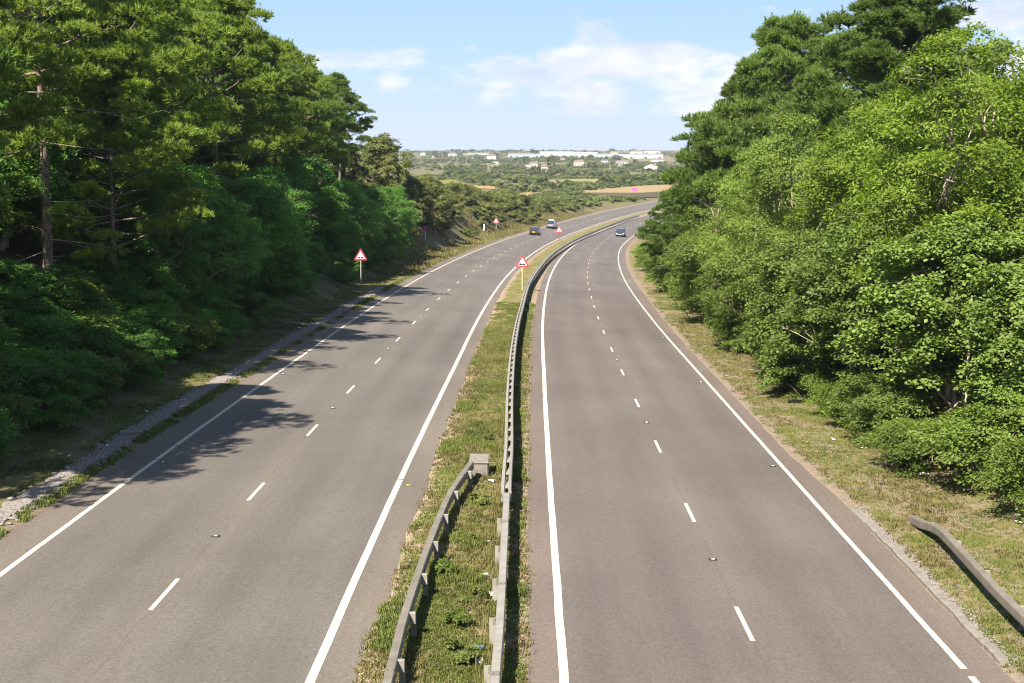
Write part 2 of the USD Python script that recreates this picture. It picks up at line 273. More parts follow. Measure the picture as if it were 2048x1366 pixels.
off = lambda f, o: (lambda y, f=f, o=o: f(np.clip(y, -60, 650)) + o)
outer = lambda f, s, k: (lambda y, f=f, s=s, k=k: f(np.clip(y, -60, 650)) + s * (26 + (k - 26) * np.maximum(1, (np.maximum(y, 0) - 150) * .02)))
lat_l = [outer(XLA, -1, k) for k in (110, 95, 80, 68, 57, 48, 40, 34, 29)] + [off(XLA, -k) for k in (26, 22, 19, 16.5, 14.5, 13, 11.5, 10, 9, 8, 7.2, 6.4, 5.7, 5.0, 4.4, 3.8, 3.2, 2.7, 2.2, 1.8, 1.4, 1.1, .8, .5, .25, .1, 0, -.15, -.35)]
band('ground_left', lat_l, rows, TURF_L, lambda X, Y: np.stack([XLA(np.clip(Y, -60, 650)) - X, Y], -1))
lat_r = [off(XRA, k) for k in (-.35, -.15, 0, .1, .25, .5, .8, 1.1, 1.5, 2, 2.6, 3.2, 3.9, 4.7, 5.6, 6.6, 7.8, 9, 10.5, 12, 14, 16.5, 19, 22, 26)] + [outer(XRA, 1, k) for k in (29, 34, 40, 48, 57, 68, 80, 95, 110)]
band('ground_right', lat_r, rows, TURF_R, lambda X, Y: np.stack([X - XRA(np.clip(Y, -60, 650)), Y], -1))
mid = lambda t: (lambda y, t=t: XLIA(np.clip(y, -60, 650)) * (1 - t) + XRIA(np.clip(y, -60, 650)) * t)
band('central_reservation', [off(XLIA, -.35), off(XLIA, -.15), cl(XLIA)] + [mid(t) for t in (.04, .09, .15, .22, .3, .38, .46, .54, .62, .7, .78, .85, .91, .96)] + [cl(XRIA), off(XRIA, .15), off(XRIA, .35)], rows[rows <= 640],
     TURF_M, lambda X, Y: np.stack([np.minimum(X - XLIA(Y), XRIA(Y) - X), Y], -1))
# land far beyond the road, between the two sides
band('valley_floor', [off(XLA, .2), mid(-1.5), mid(.5), mid(2.5), off(XRA, -.2)], rows[rows >= 630], TURF_F, lambda X, Y: np.stack([X * 0 + 9, Y], -1))
def carriage(name, a, b, c, mat):
    ks = np.linspace(0, 1, 15)
    cols = [(lambda y, k=k: a(y) * (1 - k) + b(y) * k) for k in ks]
    ys = rows[rows <= 640]
    m, uv = grid(cols, ys, zs, lambda X, Y: np.stack([(X - c(Y)) / sec(Y), Y], -1))
    return tag(obj(name, m, mat, None, smooth=True, uv=uv), kind='structure')
lroad = carriage('left_carriageway', XLA, XLIA, XL, ASPH_L); rroad = carriage('right_carriageway', XRIA, XRA, XR, ASPH_R)

# ------------------------------------------------------------------ road markings and studs (parts of the carriageways)
def stripe(xf, y0, y1, w, dz=.005, n=None, rag=0.0, seed=0):
    ys = np.linspace(y0, y1, n or max(2, int((y1 - y0) / 1.0)))
    x = xf(ys); h = w / 2 * sec(ys); j = wob(ys, seed, rag, 2.5) if rag else 0
    L = np.stack([x - h + j, ys, zs(x - h + j, ys) + dz], 1); R = np.stack([x + h + j, ys, zs(x + h + j, ys) + dz], 1)
    m = len(ys); V = np.vstack([L, R]); i = np.arange(m - 1)
    return V, np.vstack([np.stack([i, i + m, i + m + 1], 1), np.stack([i, i + m + 1, i + 1], 1)])
for xf, road, w, br, sd_ in ((XLO, lroad, .13, [40.1, 38.0], 11), (XLI, lroad, .165, [36.6], 12), (XRI, rroad, .165, [40.6], 13), (XRO, rroad, .13, [22.95, 67.2], 14)):
    cuts = sorted([-30, 640] + br)
    for a, b in zip(cuts[:-1], cuts[1:]):
        gap = .35 if b == 22.95 else .07
        obj('edge_line', stripe(xf, a + .02, b - (gap if b < 600 else 0), w, rag=.012, seed=sd_), PAINT, road)
def studmesh(x, y):
    z = float(zs(x, y))
    return cat([bevbox(x, y, z + .008, .19, .14, .02, .008)]), cat([bevbox(x, y - .01, z + .025, .08, .05, .02, .006)])
for xf, road, phase in ((XL, lroad, 25.68), (XR, rroad, 25.1)):
    for k in range(-4, 47):
        y = phase + 8.86 * k
        obj('lane_dash', stripe(xf, y - 1.02, y + 1.02, .095, n=4), PAINT, road)
    for k in range(-1, 11, 1):
        y = phase + 8.86 * (2 * k + .5) - (.1 if road is lroad else 0)
        h, r_ = studmesh(float(xf(y)), y)
        s = obj('road_stud', h, RUBBER, road); obj('reflector', r_, WHITE, s)
for xf, road, ys_, o in ((XLO, lroad, [37.6, 55.6], .3), (XRO, rroad, [40.3, 58.2, 76.2], -.3)):
    for y in ys_:
        h, r_ = studmesh(float(xf(y)) + o, y); s = obj('road_stud', h, RUBBER, road); obj('reflector', r_, WHITE, s)
YEL = plain('yellow_reflector', (.75, .48, .03), .5); REDR = plain('red_reflector', (.62, .06, .06), .5)
obj('edge_reflector', bevbox(float(XLI(35.9)) + .28, 35.9, float(zs(float(XLI(35.9)) + .28, 35.9)) + .012, .09, .05, .02, .004), YEL, lroad)
obj('edge_reflector', bevbox(float(XRI(36.5)) + .33, 36.5, float(zs(float(XRI(36.5)) + .33, 36.5)) + .012, .12, .05, .02, .004), REDR, rroad)

# ------------------------------------------------------------------ kerb beside the right carriageway and the gravel drain on the left
kerb = tag(UsdGeom.Xform.Define(stage, numbered('kerb')), kind='structure')
ky = np.linspace(23.2, 35.1, 14)
for a, b in zip(ky[:-1], ky[1:]):
    pts = np.array([[float(XRA(y)) + .02, y, float(zs(XRA(y), y))] for y in np.linspace(a + .012, b - .012, 3)])
    lift = .03 + .07 * (1 - sstep(a, 31.5, 35)); o = np.random.default_rng(int(a * 10)).uniform(-.012, .012)
    obj('kerb_stone', sweep([(o, -.1), (o, lift - .02), (o + .03, lift), (o + .16, lift), (o + .17, -.1)], pts), CONC, kerb)
def stones(n, xy, r0, r1, seed, sink=.3):
    g = np.random.default_rng(seed); ico = trimesh.creation.icosahedron(); V0, F0 = np.array(ico.vertices), np.array(ico.faces)
    x, y = xy; z = gz(x, y); s = g.uniform(r0, r1, n)
    V = V0[None] * (1 + g.uniform(-.28, .28, (n, 12, 1))) * s[:, None, None] * np.stack([g.uniform(.8, 1.4, n), g.uniform(.8, 1.4, n), g.uniform(.5, .8, n)], 1)[:, None]
    V = V + np.stack([x, y, z + s * sink], 1)[:, None]
    return V.reshape(-1, 3), (F0[None] + 12 * np.arange(n)[:, None, None]).reshape(-1, 3)
rng = np.random.default_rng(3)
n = 13000; gy = 27 + 78 * rng.random(n) ** 1.3; w = .42 * (1 - .3 * rng.random(n)); gx = XLA(gy) - .78 - .12 * np.sin(gy * .3) + rng.normal(0, .18, n)
keep = (gy < 86) | (rng.random(n) < .6); gx, gy = gx[keep], gy[keep]
tag(obj('gravel', stones(len(gx), (gx, gy), .03, .075, 1), STONE), 'strip of pale broken stone in the drain beside the left carriageway', 'gravel', kind='stuff')
ry = 23.3 + 11.8 * rng.random(1500); rx = XRA(ry) + .18 + np.abs(rng.normal(0, .11, 1500))
tag(obj('rubble', stones(1500, (rx, ry), .010, .034, 9), STONE), 'pale crumbled stone lying along the back of the right-hand kerb', 'rubble', kind='stuff')
slab = obj('drain_slab', bevbox(0, 0, .05, .7, .45, .09, .012), CONC)
x0, y0 = float(XLA(41.3)) - .75, 41.3
UsdGeom.Xformable(slab).AddTranslateOp().Set(Gf.Vec3d(x0, y0, gz1(x0, y0) + .05)); UsdGeom.Xformable(slab).AddRotateZOp().Set(14.0)
tag(slab, 'flat grey concrete slab lying in the gravel strip on the left', 'slab')

# ------------------------------------------------------------------ foliage builders
def leaves(P, N, L, Wd, g, fold=.18):
    n = len(P); N = N / np.maximum(np.linalg.norm(N, axis=1, keepdims=True), 1e-9)
    t = g.normal(size=(n, 3)); t -= N * (t * N).sum(1, keepdims=True); t /= np.linalg.norm(t, axis=1, keepdims=True); b = np.cross(N, t)
    L = L[:, None] / 2; Wd = Wd[:, None] / 2
    V = np.stack([P - t * L, P + b * Wd + N * Wd * fold, P + t * L, P - b * Wd + N * Wd * fold], 1).reshape(-1, 3)
    i = 4 * np.arange(n)[:, None]
    return V, np.vstack([i + [0, 1, 2], i + [0, 2, 3]])
def join(parts):
    V, F, k = [], [], 0
    for v, f in parts: V.append(v); F.append(f + k); k += len(v)
    return np.vstack(V), np.vstack(F)
def crown(lobes, n, k, leaf, seed, up=.55, spread=.28, inner=.25, rough=.35, aspect=.6, flat=.3, zmin=.15, sub=.30):
    """lobes carry many small leaf clumps; each clump carries n / clumps sprays of k leaves"""
    g = np.random.default_rng(seed)
    C = np.array([l[0] for l in lobes], float); R = np.array([l[1] for l in lobes], float); A = (R[:, 0] * R[:, 1] + R[:, 0] * R[:, 2] + R[:, 1] * R[:, 2])
    nc = max(12, int(n / 24)); m = nc * 4; w = g.choice(len(C), m, p=A / A.sum())
    d = g.normal(size=(m, 3)); fl = (d[:, 2] < -.25) & (g.random(m) < .6); d[fl, 2] *= -1; d /= np.linalg.norm(d, axis=1, keepdims=True)
    nz = meshkit.fbm(C[w] * 1.3 + d * 2.1, 3, 4) - .5
    P = C[w] + d * R[w] * (g.uniform(.72, 1.16, m) + nz * rough * 1.6)[:, None]
    dep = np.sqrt((((P[:, None] - C[None]) / R[None]) ** 2).sum(2)).min(1)
    hole = meshkit.fbm(P * .62 + seed, 2, seed % 50); ok = ((dep > .72) | (g.random(m) < inner)) & (P[:, 2] > zmin) & ((hole > .43) | (g.random(m) < .12)); P, d, w = P[ok][:nc], d[ok][:nc], w[ok][:nc]; nc = len(P)
    r = R[w].mean(1) * sub * g.uniform(.8, 1.7, nc); per = max(3, n // nc); c = np.repeat(np.arange(nc), per); m = len(c)
    e = g.normal(size=(m, 3)); e[:, 2] = np.where((e[:, 2] < 0) & (g.random(m) < .7), -e[:, 2], e[:, 2]); e /= np.linalg.norm(e, axis=1, keepdims=True)
    S = P[c] + e * (r[c] * g.uniform(.55, 1.1, m))[:, None] * [1, 1, .62]
    N = (e * .6 + d[c] * .4) * (1 - up) + np.array([0, 0, up]) + g.normal(size=(m, 3)) * .2; N /= np.linalg.norm(N, axis=1, keepdims=True)
    t = g.normal(size=(m, k, 3)) * spread * .62; t -= N[:, None] * (t * N[:, None]).sum(2, keepdims=True) * (1 - flat)
    Q = (S[:, None] + t).reshape(-1, 3); NN = (N[:, None] + g.normal(size=(m, k, 3)) * .36).reshape(-1, 3)
    L = leaf * g.uniform(.65, 1.3, len(Q))
    return leaves(Q, NN, L, L * aspect, g)
def bent(p, q, g, bend=.12, n=5):
    p, q = np.array(p, float), np.array(q, float); t = np.linspace(0, 1, n)[:, None]; L = np.linalg.norm(q - p)
    return p + (q - p) * t + np.sin(t * np.pi) * g.normal(size=3) * bend * L
def broadleaf(cls, seed, H, R, nl, n, k, leaf, mat, trunk_r=.16, base=.25, stems=1, up=.55, spread=.28, lobe=.36, aspect=.6, bark=None, shape=1.0, inner=.25, twigs=40):
    g = np.random.default_rng(seed); c = kindclass(cls); lobes = []
    for i in range(nl):
        t = (i + .5) / nl; z = H * (base + (1 - base) * (.10 + .78 * t)); a = i * 2.39996 + g.uniform(-.4, .4)
        prof = math.sin(math.pi * min(1, (.16 + .84 * t)) ** shape) ** .7
        rr = R * prof * g.uniform(.35, .72); s = R * lobe * g.uniform(.75, 1.25)
        lobes.append(((rr * math.cos(a), rr * math.sin(a), z), (s, s, s * g.uniform(.7, .95))))
    lobes.append(((g.normal() * .1, g.normal() * .1, H - R * lobe * .75), (R * lobe * .8,) * 3))
    obj('crown', crown(lobes, n, k, leaf, seed + 1, up, spread, inner, aspect=aspect, zmin=H * base * .5), LEAF[mat], c)
    wood = []
    for s in range(stems):
        b0 = np.array([g.normal() * .25 * (stems > 1), g.normal() * .25 * (stems > 1), -.4]); top = np.array([g.normal() * .12 * R, g.normal() * .12 * R, H * .86])
        P = bent(b0, top, g, .03, 8); wood.append(tube(P, trunk_r, trunk_r * .18, 7))
        for (cc, rr) in lobes[s::stems]:
            kx = int(np.clip(np.searchsorted(P[:, 2], cc[2] - R * .55), 1, 6)); B = bent(P[kx], np.array(cc) + [0, 0, rr[2] * .3], g, .09, 6)
            r0 = trunk_r * (1 - kx / 9) * .62; wood.append(tube(B, r0, r0 * .25, 5))
            for q in range(3):
                d = g.normal(size=3); d[2] = abs(d[2]); d /= np.linalg.norm(d); wood.append(tube(bent(B[3 + q % 3], np.array(cc) + d * np.array(rr) * .95, g, .1, 4), r0 * .3, .006, 4))
    obj('trunk', cat(wood), bark or LIMB, c, smooth=True)
    return c
def shrub(cls, seed, H, R, nl, n, k, leaf, mat, up=.5, spread=.2, aspect=.6, sq=1.0, sr=.035):
    g = np.random.default_rng(seed); c = kindclass(cls); lobes = []
    for i in range(nl):
        a = i * 2.39996 + g.uniform(-.3, .3); rr = R * math.sqrt((i + .3) / nl) * .72; s = R * g.uniform(.34, .52)
        z = max(s * .75, (H - s) * (1 - .65 * (rr / R) ** 1.6) * g.uniform(.72, 1.0)); lobes.append(((rr * math.cos(a), rr * math.sin(a) * sq, z), (s, s, s * g.uniform(.75, 1.0))))
        if z > s * 1.5: lobes.append(((rr * math.cos(a) * 1.12, rr * math.sin(a) * 1.12 * sq, z * .45), (s, s, max(z * .5, s * .7))))
    obj('crown', crown(lobes, n, k, leaf, seed + 1, up, spread, .2, aspect=aspect, zmin=-.1), LEAF[mat], c)
    wood = [tube(bent((g.normal() * .2, g.normal() * .2, -.3), l[0], g, .1, 5), sr, sr * .23, 5) for l in lobes]
    obj('stem', cat(wood), TWIG, c)
    return c
def shoots(P, D, g, ls=.26, nn=16, nl=.27, nw=.058):
    """needle-covered shoots: P tips of twigs, D their directions"""
    m = len(P); D = D / np.linalg.norm(D, axis=1, keepdims=True)
    t = g.random((m, nn)) ** .8; base = P[:, None] + D[:, None] * (t * ls)[..., None]
    r = g.normal(size=(m, nn, 3)); r -= D[:, None] * (r * D[:, None]).sum(2, keepdims=True); r /= np.linalg.norm(r, axis=2, keepdims=True)
    nd = D[:, None] * (.55 + .5 * t[..., None]) + r * .75; nd /= np.linalg.norm(nd, axis=2, keepdims=True)
    sdv = np.cross(nd, g.normal(size=(m, nn, 3))); sdv /= np.linalg.norm(sdv, axis=2, keepdims=True)
    L = nl * g.uniform(.7, 1.25, (m, nn, 1))
    V = np.stack([base - sdv * nw / 2, base + sdv * nw / 2, base + nd * L], 2).reshape(-1, 3); i = 3 * np.arange(m * nn)[:, None]
    return V, i + [0, 1, 2]
def pine(cls, seed, H, R, base=.4, trunk_r=.24, dead=0, step=.80, twn=4, shn=44, lean=0, low=1.0, nn=16, needle='pine'):
    g = np.random.default_rng(seed); c = kindclass(cls); wood, TP, TD, CP, CD = [], [], [], [], []
    tp = bent((0, 0, -.6), (lean, g.normal() * .3, H - .3), g, .012, 12); wood.append(tube(tp, trunk_r, .035, 9))
    zz = H * base
    while zz < H - .25:
        t = (zz - H * base) / (H * (1 - base)); prof = (low * .85 + .3 * min(1, t / .3) if t < .3 else 1.12 - .98 * ((t - .3) / .7) ** 1.05) * g.uniform(.75, 1.15)
        nb = g.integers(3, 6); a0 = g.random() * 6.28
        for j in range(nb):
            a = a0 + j * 6.283 / nb + g.normal() * .25; L = max(.5, R * prof * g.uniform(.72, 1.15)); el = -.08 + 1.0 * t ** 1.6 + g.normal() * .12
            p = np.array([np.interp(zz, tp[:, 2], tp[:, 0]), np.interp(zz, tp[:, 2], tp[:, 1]), zz]); h = np.array([math.cos(a), math.sin(a), 0])
            s = np.linspace(0, 1, 6)[:, None]; B = p + h * L * math.cos(el) * s + np.array([0, 0, 1]) * (L * math.sin(el) * s + .22 * L * s ** 2.4) + np.sin(s * 3.1) * g.normal(size=3) * .05 * L
            wood.append(tube(B, .022 + .012 * L, .008, 5))
            side = np.array([-math.sin(a), math.cos(a), 0])
            if t > .25:
                for q in range(2): CP.append(B[-1] - h * .3 * q + g.normal(size=3) * .12 + np.array([0, 0, .15])); CD.append(np.array([g.normal() * .16, g.normal() * .16, 1.0]) + h * .18)
            pads = [(1.0, 0.0)] + [(g.uniform(.42, .95), g.uniform(-1, 1)) for _ in range(max(1, int(twn * (.35 + .65 * L / R))))]
            for u, lat in pads:
                k = u * 5; i0 = min(int(k), 4); b = B[i0] + (B[i0 + 1] - B[i0]) * (k - i0); pr_ = (.34 + .46 * L / R) * g.uniform(.7, 1.3)
                e = b + side * lat * L * .34 * u + h * abs(lat) * .2 + np.array([0, 0, .12 + .15 * g.random()])
                if lat: wood.append(tube(np.stack([b - h * .25 * L * .3, (b + e) / 2 + g.normal(size=3) * .03, e]), .014, .005, 3))
                q = g.normal(size=(shn, 3)); q[:, 2] = np.where(g.random(shn) < .8, np.abs(q[:, 2]), q[:, 2]); q /= np.linalg.norm(q, axis=1, keepdims=True)
                TP.append(e + q * pr_ * g.uniform(.5, 1.0, (shn, 1)) * [1, 1, .42]); TD.append(q * .75 + h * .25 + np.array([0, 0, .55]) + g.normal(size=(shn, 3)) * .22)
        zz += step * g.uniform(.8, 1.25) * (1.0 - .3 * t)
    for q in range(14):
        TP.append(tp[-1] + np.array([[g.normal() * .12, g.normal() * .12, -g.random() * .8]])); TD.append(np.array([[g.normal() * .25, g.normal() * .25, 1.0]]))
    for q in range(9): CP.append(tp[-1] + g.normal(size=3) * [.35, .35, .2]); CD.append(np.array([g.normal() * .14, g.normal() * .14, 1.0]))
    obj('crown', join([shoots(np.vstack(TP), np.vstack(TD), g, nn=nn), shoots(np.array(CP), np.array(CD), g, .75, 34, .17, .05)]), LEAF[needle], c)
    obj('trunk', cat(wood), BARK, c, smooth=True)
    for q in range(dead):
        z = H * base * (.12 + .88 * (q + .5) / dead) + g.normal() * .1; a = g.random() * 6.28; L = R * g.uniform(.45, 1.0); p = np.array([0, 0, z]); e = p + np.array([math.cos(a) * L, math.sin(a) * L, -.05 * L + g.normal() * .15])
        B = bent(p, e, g, .05, 6); ms = [tube(B, .028, .007, 4)]
        for w_ in range(5):
            kx = g.integers(2, 6); ms.append(tube(bent(B[kx], B[kx] + np.array([math.cos(a + g.uniform(-1, 1)), math.sin(a + g.uniform(-1, 1)), -.25 + g.normal() * .2]) * L * .3, g, .1, 4), .009, .004, 3))
        obj('dead_branch', cat(ms), TWIG, c)
    return c

# ------------------------------------------------------------------ kinds of trees and shrubs
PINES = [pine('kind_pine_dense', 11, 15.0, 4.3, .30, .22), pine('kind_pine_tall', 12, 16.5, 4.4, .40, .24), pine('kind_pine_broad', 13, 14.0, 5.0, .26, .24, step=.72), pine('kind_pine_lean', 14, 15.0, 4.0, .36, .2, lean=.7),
         pine('kind_pine_bare', 15, 18.0, 4.6, .53, .28, dead=24, low=1.1, needle='pine_sunlit_tint'), pine('kind_pine_round', 16, 15.5, 5.4, .22, .26, step=.66, twn=5),
         pine('kind_pine_yellow_tall', 17, 16.5, 4.4, .38, .24, needle='pine_sunlit_tint'), pine('kind_pine_yellow_broad', 18, 14.0, 5.0, .3, .24, step=.74, needle='pine_sunlit_tint')]
ASH = [broadleaf('kind_ash', 21, 12.5, 4.9, 24, 6500, 9, .17, 'ash', .2, .22, 2, .45, .30, .34, .42), broadleaf('kind_ash_slim', 22, 11.0, 3.9, 20, 5200, 9, .16, 'ash', .16, .2, 2, .45, .3, .36, .42)]
SYC = [broadleaf('kind_sycamore', 31, 7.6, 3.8, 20, 5600, 9, .15, 'sycamore', .14, .06, 3, .75, .30, .36, .85), broadleaf('kind_sycamore_low', 32, 6.0, 3.2, 16, 4600, 9, .14, 'sycamore', .12, .04, 3, .75, .28, .4, .85)]
BIRCH = [broadleaf('kind_willow', 41, 9.5, 3.3, 20, 5600, 10, .11, 'birch', .13, .08, 3, .4, .28, .38, .5), broadleaf('kind_hazel', 42, 7.0, 3.2, 18, 5000, 10, .12, 'birch', .12, .05, 4, .5, .27, .4, .65)]
SHADE = [broadleaf('kind_shade_tree', 51, 7.5, 3.2, 18, 4800, 9, .13, 'shade', .12, .12, 2, .55, .28, .38, .6), broadleaf('kind_shade_tree_wide', 52, 6.0, 3.4, 16, 4600, 9, .14, 'shade', .12, .08, 3, .55, .28, .4, .65)]
SHRUB_S = [shrub('kind_shade_shrub', 61, 3.2, 2.1, 10, 2600, 9, .12, 'shade'), shrub('kind_shade_shrub_low', 62, 2.2, 2.0, 9, 2300, 9, .11, 'shade'), shrub('kind_shade_shrub_tall', 63, 4.2, 2.2, 11, 3000, 9, .13, 'shade')]
SHRUB_L = [shrub('kind_shrub', 71, 2.6, 1.9, 10, 2600, 9, .10, 'birch'), shrub('kind_shrub_low', 72, 1.7, 1.6, 8, 2000, 9, .085, 'birch'), shrub('kind_shrub_tall', 73, 4.0, 2.2, 12, 3200, 9, .11, 'sycamore', .65)]
SHRUB_M = [shrub('kind_bright_shrub', 64, 2.8, 2.0, 10, 2500, 9, .11, 'birch')]
GORSE = [shrub('kind_gorse', 81, 1.9, 1.9, 9, 1100, 8, .17, 'gorse', .4, .22), shrub('kind_gorse_low', 82, 1.2, 1.8, 8, 900, 8, .17, 'gorse', .4, .22), shrub('kind_gorse_tall', 83, 2.8, 2.2, 10, 1400, 8, .18, 'gorse', .4, .24)]
OLIVE = [broadleaf('kind_olive_tree', 91, 7.0, 3.6, 16, 2600, 9, .20, 'gorse', .13, .05, 3, .5, .3, .4, .7)]
FARB = [shrub('kind_far_bush', 101, 3.6, 3.2, 9, 420, 7, .42, 'far', .4, .4), shrub('kind_far_bush_low', 102, 2.2, 3.4, 9, 380, 7, .42, 'far', .4, .4), broadleaf('kind_far_tree', 103, 9.0, 4.4, 14, 700, 8, .5, 'far', .2, .12, 1, .45, .5, .4, .8)]
def put(kind, name, label, c, x, y, H=None, base=None, rot=None, group=None, sx=1.0, sink=.1, seed=None):
    """stands a copy on the ground; base: the height its kind was built with, H: the height wanted"""
    s = 1.0 if H is None else H / base
    r = (x * 97.3 + y * 31.7) % 360 if rot is None else rot
    return copy_of(kind, name, label, c, (x, y, gz1(x, y) - sink), r, (s * sx, s * sx, s), group)
def topz(y, py): return CAM_H + (303.0 - py) / FPX * y
# left pine row on the bank
PH = {0: 15.0, 1: 16.5, 2: 14.0, 3: 15.0, 4: 18.0, 5: 15.5, 6: 16.5, 7: 14.0}
row = [(-19.3, 55, 4, -180, 'big left-hand pine nearest the camera with a long bare grey trunk and dead lower branches'),
    (-20.2, 67, 7, -60, 'second pine in the left row from the camera, broad and tinted sunlit yellow-green'), (-23.5, 63, 6, -120, 'tall left-hand pine just behind the bare trunk of the nearest pine'),
    (-19.8, 76, 6, -25, 'third pine in the left row, dense dark crown rising out of the picture'), (-23, 84, 1, 10, 'tall pine behind the third pine of the left row, its top at the picture edge'),
    (-19.6, 88, 7, 20, 'leaning pine in the left row whose top nearly touches the picture edge'), (-22.0, 97, 5, 66, 'round pine midway along the left row with stepped branches'),
    (-21.6, 106, 1, 50, 'slender pine standing behind the middle of the left row'), (-19.2, 109, 6, 98, 'pine midway down the left skyline, below the round pine'),
    (-20.2, 120, 2, 112, 'broad pine low on the left skyline with side boughs'), (-20.8, 131, 7, 140, 'leaning pine near the end of the left skyline'), (-20.4, 141, 0, 162, 'last but one pine on the left skyline, round crown'),
    (-19.4, 150, 1, 168, 'last pine of the left row, dark boughs reaching right against the sky'), (-21.2, 158, 2, 245, 'low dark pine at the far end of the left row above the olive bushes'),
    (-20.8, 46.5, 7, -150, 'pine at the left picture edge, in front of the bare-trunked pine'), (-17.6, 58.5, 7, 150, 'younger pine squeezed between the bare trunk and the second pine, lit on its right boughs')]
for x, y, v, py, lab in row:
    put(PINES[v], 'pine_tree', lab, 'tree', x, y, topz(y, py) - gz1(x, y), PH[v])
g0 = np.random.default_rng(77)
for x, y, v, py, lab in [(-18.4, 28.5, 1, -340, 'pine well outside the left picture edge, nearest the camera'), (-17.9, 33, 3, -250, 'pine outside the left picture edge whose shadow falls across the gravel strip'), (-18.1, 37.5, 0, -180, 'pine just outside the left picture edge, its boughs entering the frame')]:
    put(PINES[v], 'pine_tree', lab, 'tree', x, y, topz(y, py) - gz1(x, y), PH[v])
for i in range(46):
    y = 31.5 + 36 * (i / 46); d = 4.1 + 4.6 * (i % 3) / 3 + .5 * g0.random(); v = (0, 1, 0)[i % 3]; x = float(XLA(y)) - d
    if i % 4 == 1:
        put(SHRUB_M[0], 'shrub', 'yellower green shrub in the left thicket nearest the camera', 'shrub', x, y, 1.9 * (.8 + .35 * g0.random()), 2.8, group='yellower shrubs of the left thicket', sx=1.4); continue
    put(SHRUB_S[v], 'shrub', 'green shrub at the front of the left thicket nearest the camera', 'shrub', x, y, (2.0, 1.7)[v] * (.8 + .35 * g0.random()), (3.2, 2.2)[v], group='near shrubs of the left thicket', sx=1.4)
for i in range(24):
    y = 62 + i * 4.4; x = -33 - 7 * g0.random(); v = (0, 1, 2, 3, 5)[i % 5]
    put(PINES[v], 'pine_tree', 'dark pine deep in the left wood behind the front row', 'tree', x, y + g0.normal(), 8.5 + 2 * g0.random(), PH[v], group='pines deep in the left wood')
for i in range(20):
    y = 50 + i * 5.6; x = -24.5 - 2.5 * g0.random(); v = i % 2
    put(SHADE[v], 'broadleaf_tree', 'low broadleaf tree filling the gaps behind the left pine trunks', 'tree', x, y, (3.8 if y < 75 else 5.6) + 1.4 * g0.random(), (7.5, 6.0)[v], group='low trees behind the left pine trunks', sx=1.2)
for i, (x, y) in enumerate([(-16.2, 62), (-15.8, 66), (-15.4, 72), (-15.2, 79), (-16, 85), (-16.6, 90), (-17.6, 97), (-16.4, 109), (-13.8, 111), (-14.2, 118), (-13.4, 125), (-13.2, 132), (-12.8, 139), (-21.5, 58), (-24, 52), (-25, 60), (-23, 70), (-20.5, 72), (-20.8, 92), (-22.5, 57), (-23.5, 66), (-13, 146)]):
    v = i % 2
    put(SHADE[v], 'broadleaf_tree', 'green broadleaf sapling in the shade under the left pine row', 'tree', x - .6, y, (5.4 if x < -14.9 else 4.6) + 1.6 * g0.random() - (1.7 if y < 54 else 0), (7.5, 6.0)[v], group='saplings under the left pines')
for i in range(86):
    y = 33 + 120 * (i / 86) ** 1.12; d = 3.9 + 2.4 * g0.random() + (1.9 * (i % 2)); v = i % 3; x = float(XLA(y)) - d - (.5 if 48 < y < 58 else 0)
    if i % 5 == 2:
        put(SHRUB_M[0], 'shrub', 'yellower green shrub in the shaded thicket along the left verge', 'shrub', x, y, 2.1 * (.8 + .35 * g0.random()), 2.8, group='yellower shrubs along the left verge', sx=1.4); continue
    put(SHRUB_S[v], 'shrub', 'leafy green shrub in the shaded thicket along the left verge', 'shrub', x, y, (1.9, 1.5, 2.2)[v] * (.75 + .45 * g0.random()) * (.85 if d < 5 else 1.2) * (.85 if y < 60 else 1.0), (3.2, 2.2, 4.2)[v], group='shrubs of the left thicket', sx=1.35)
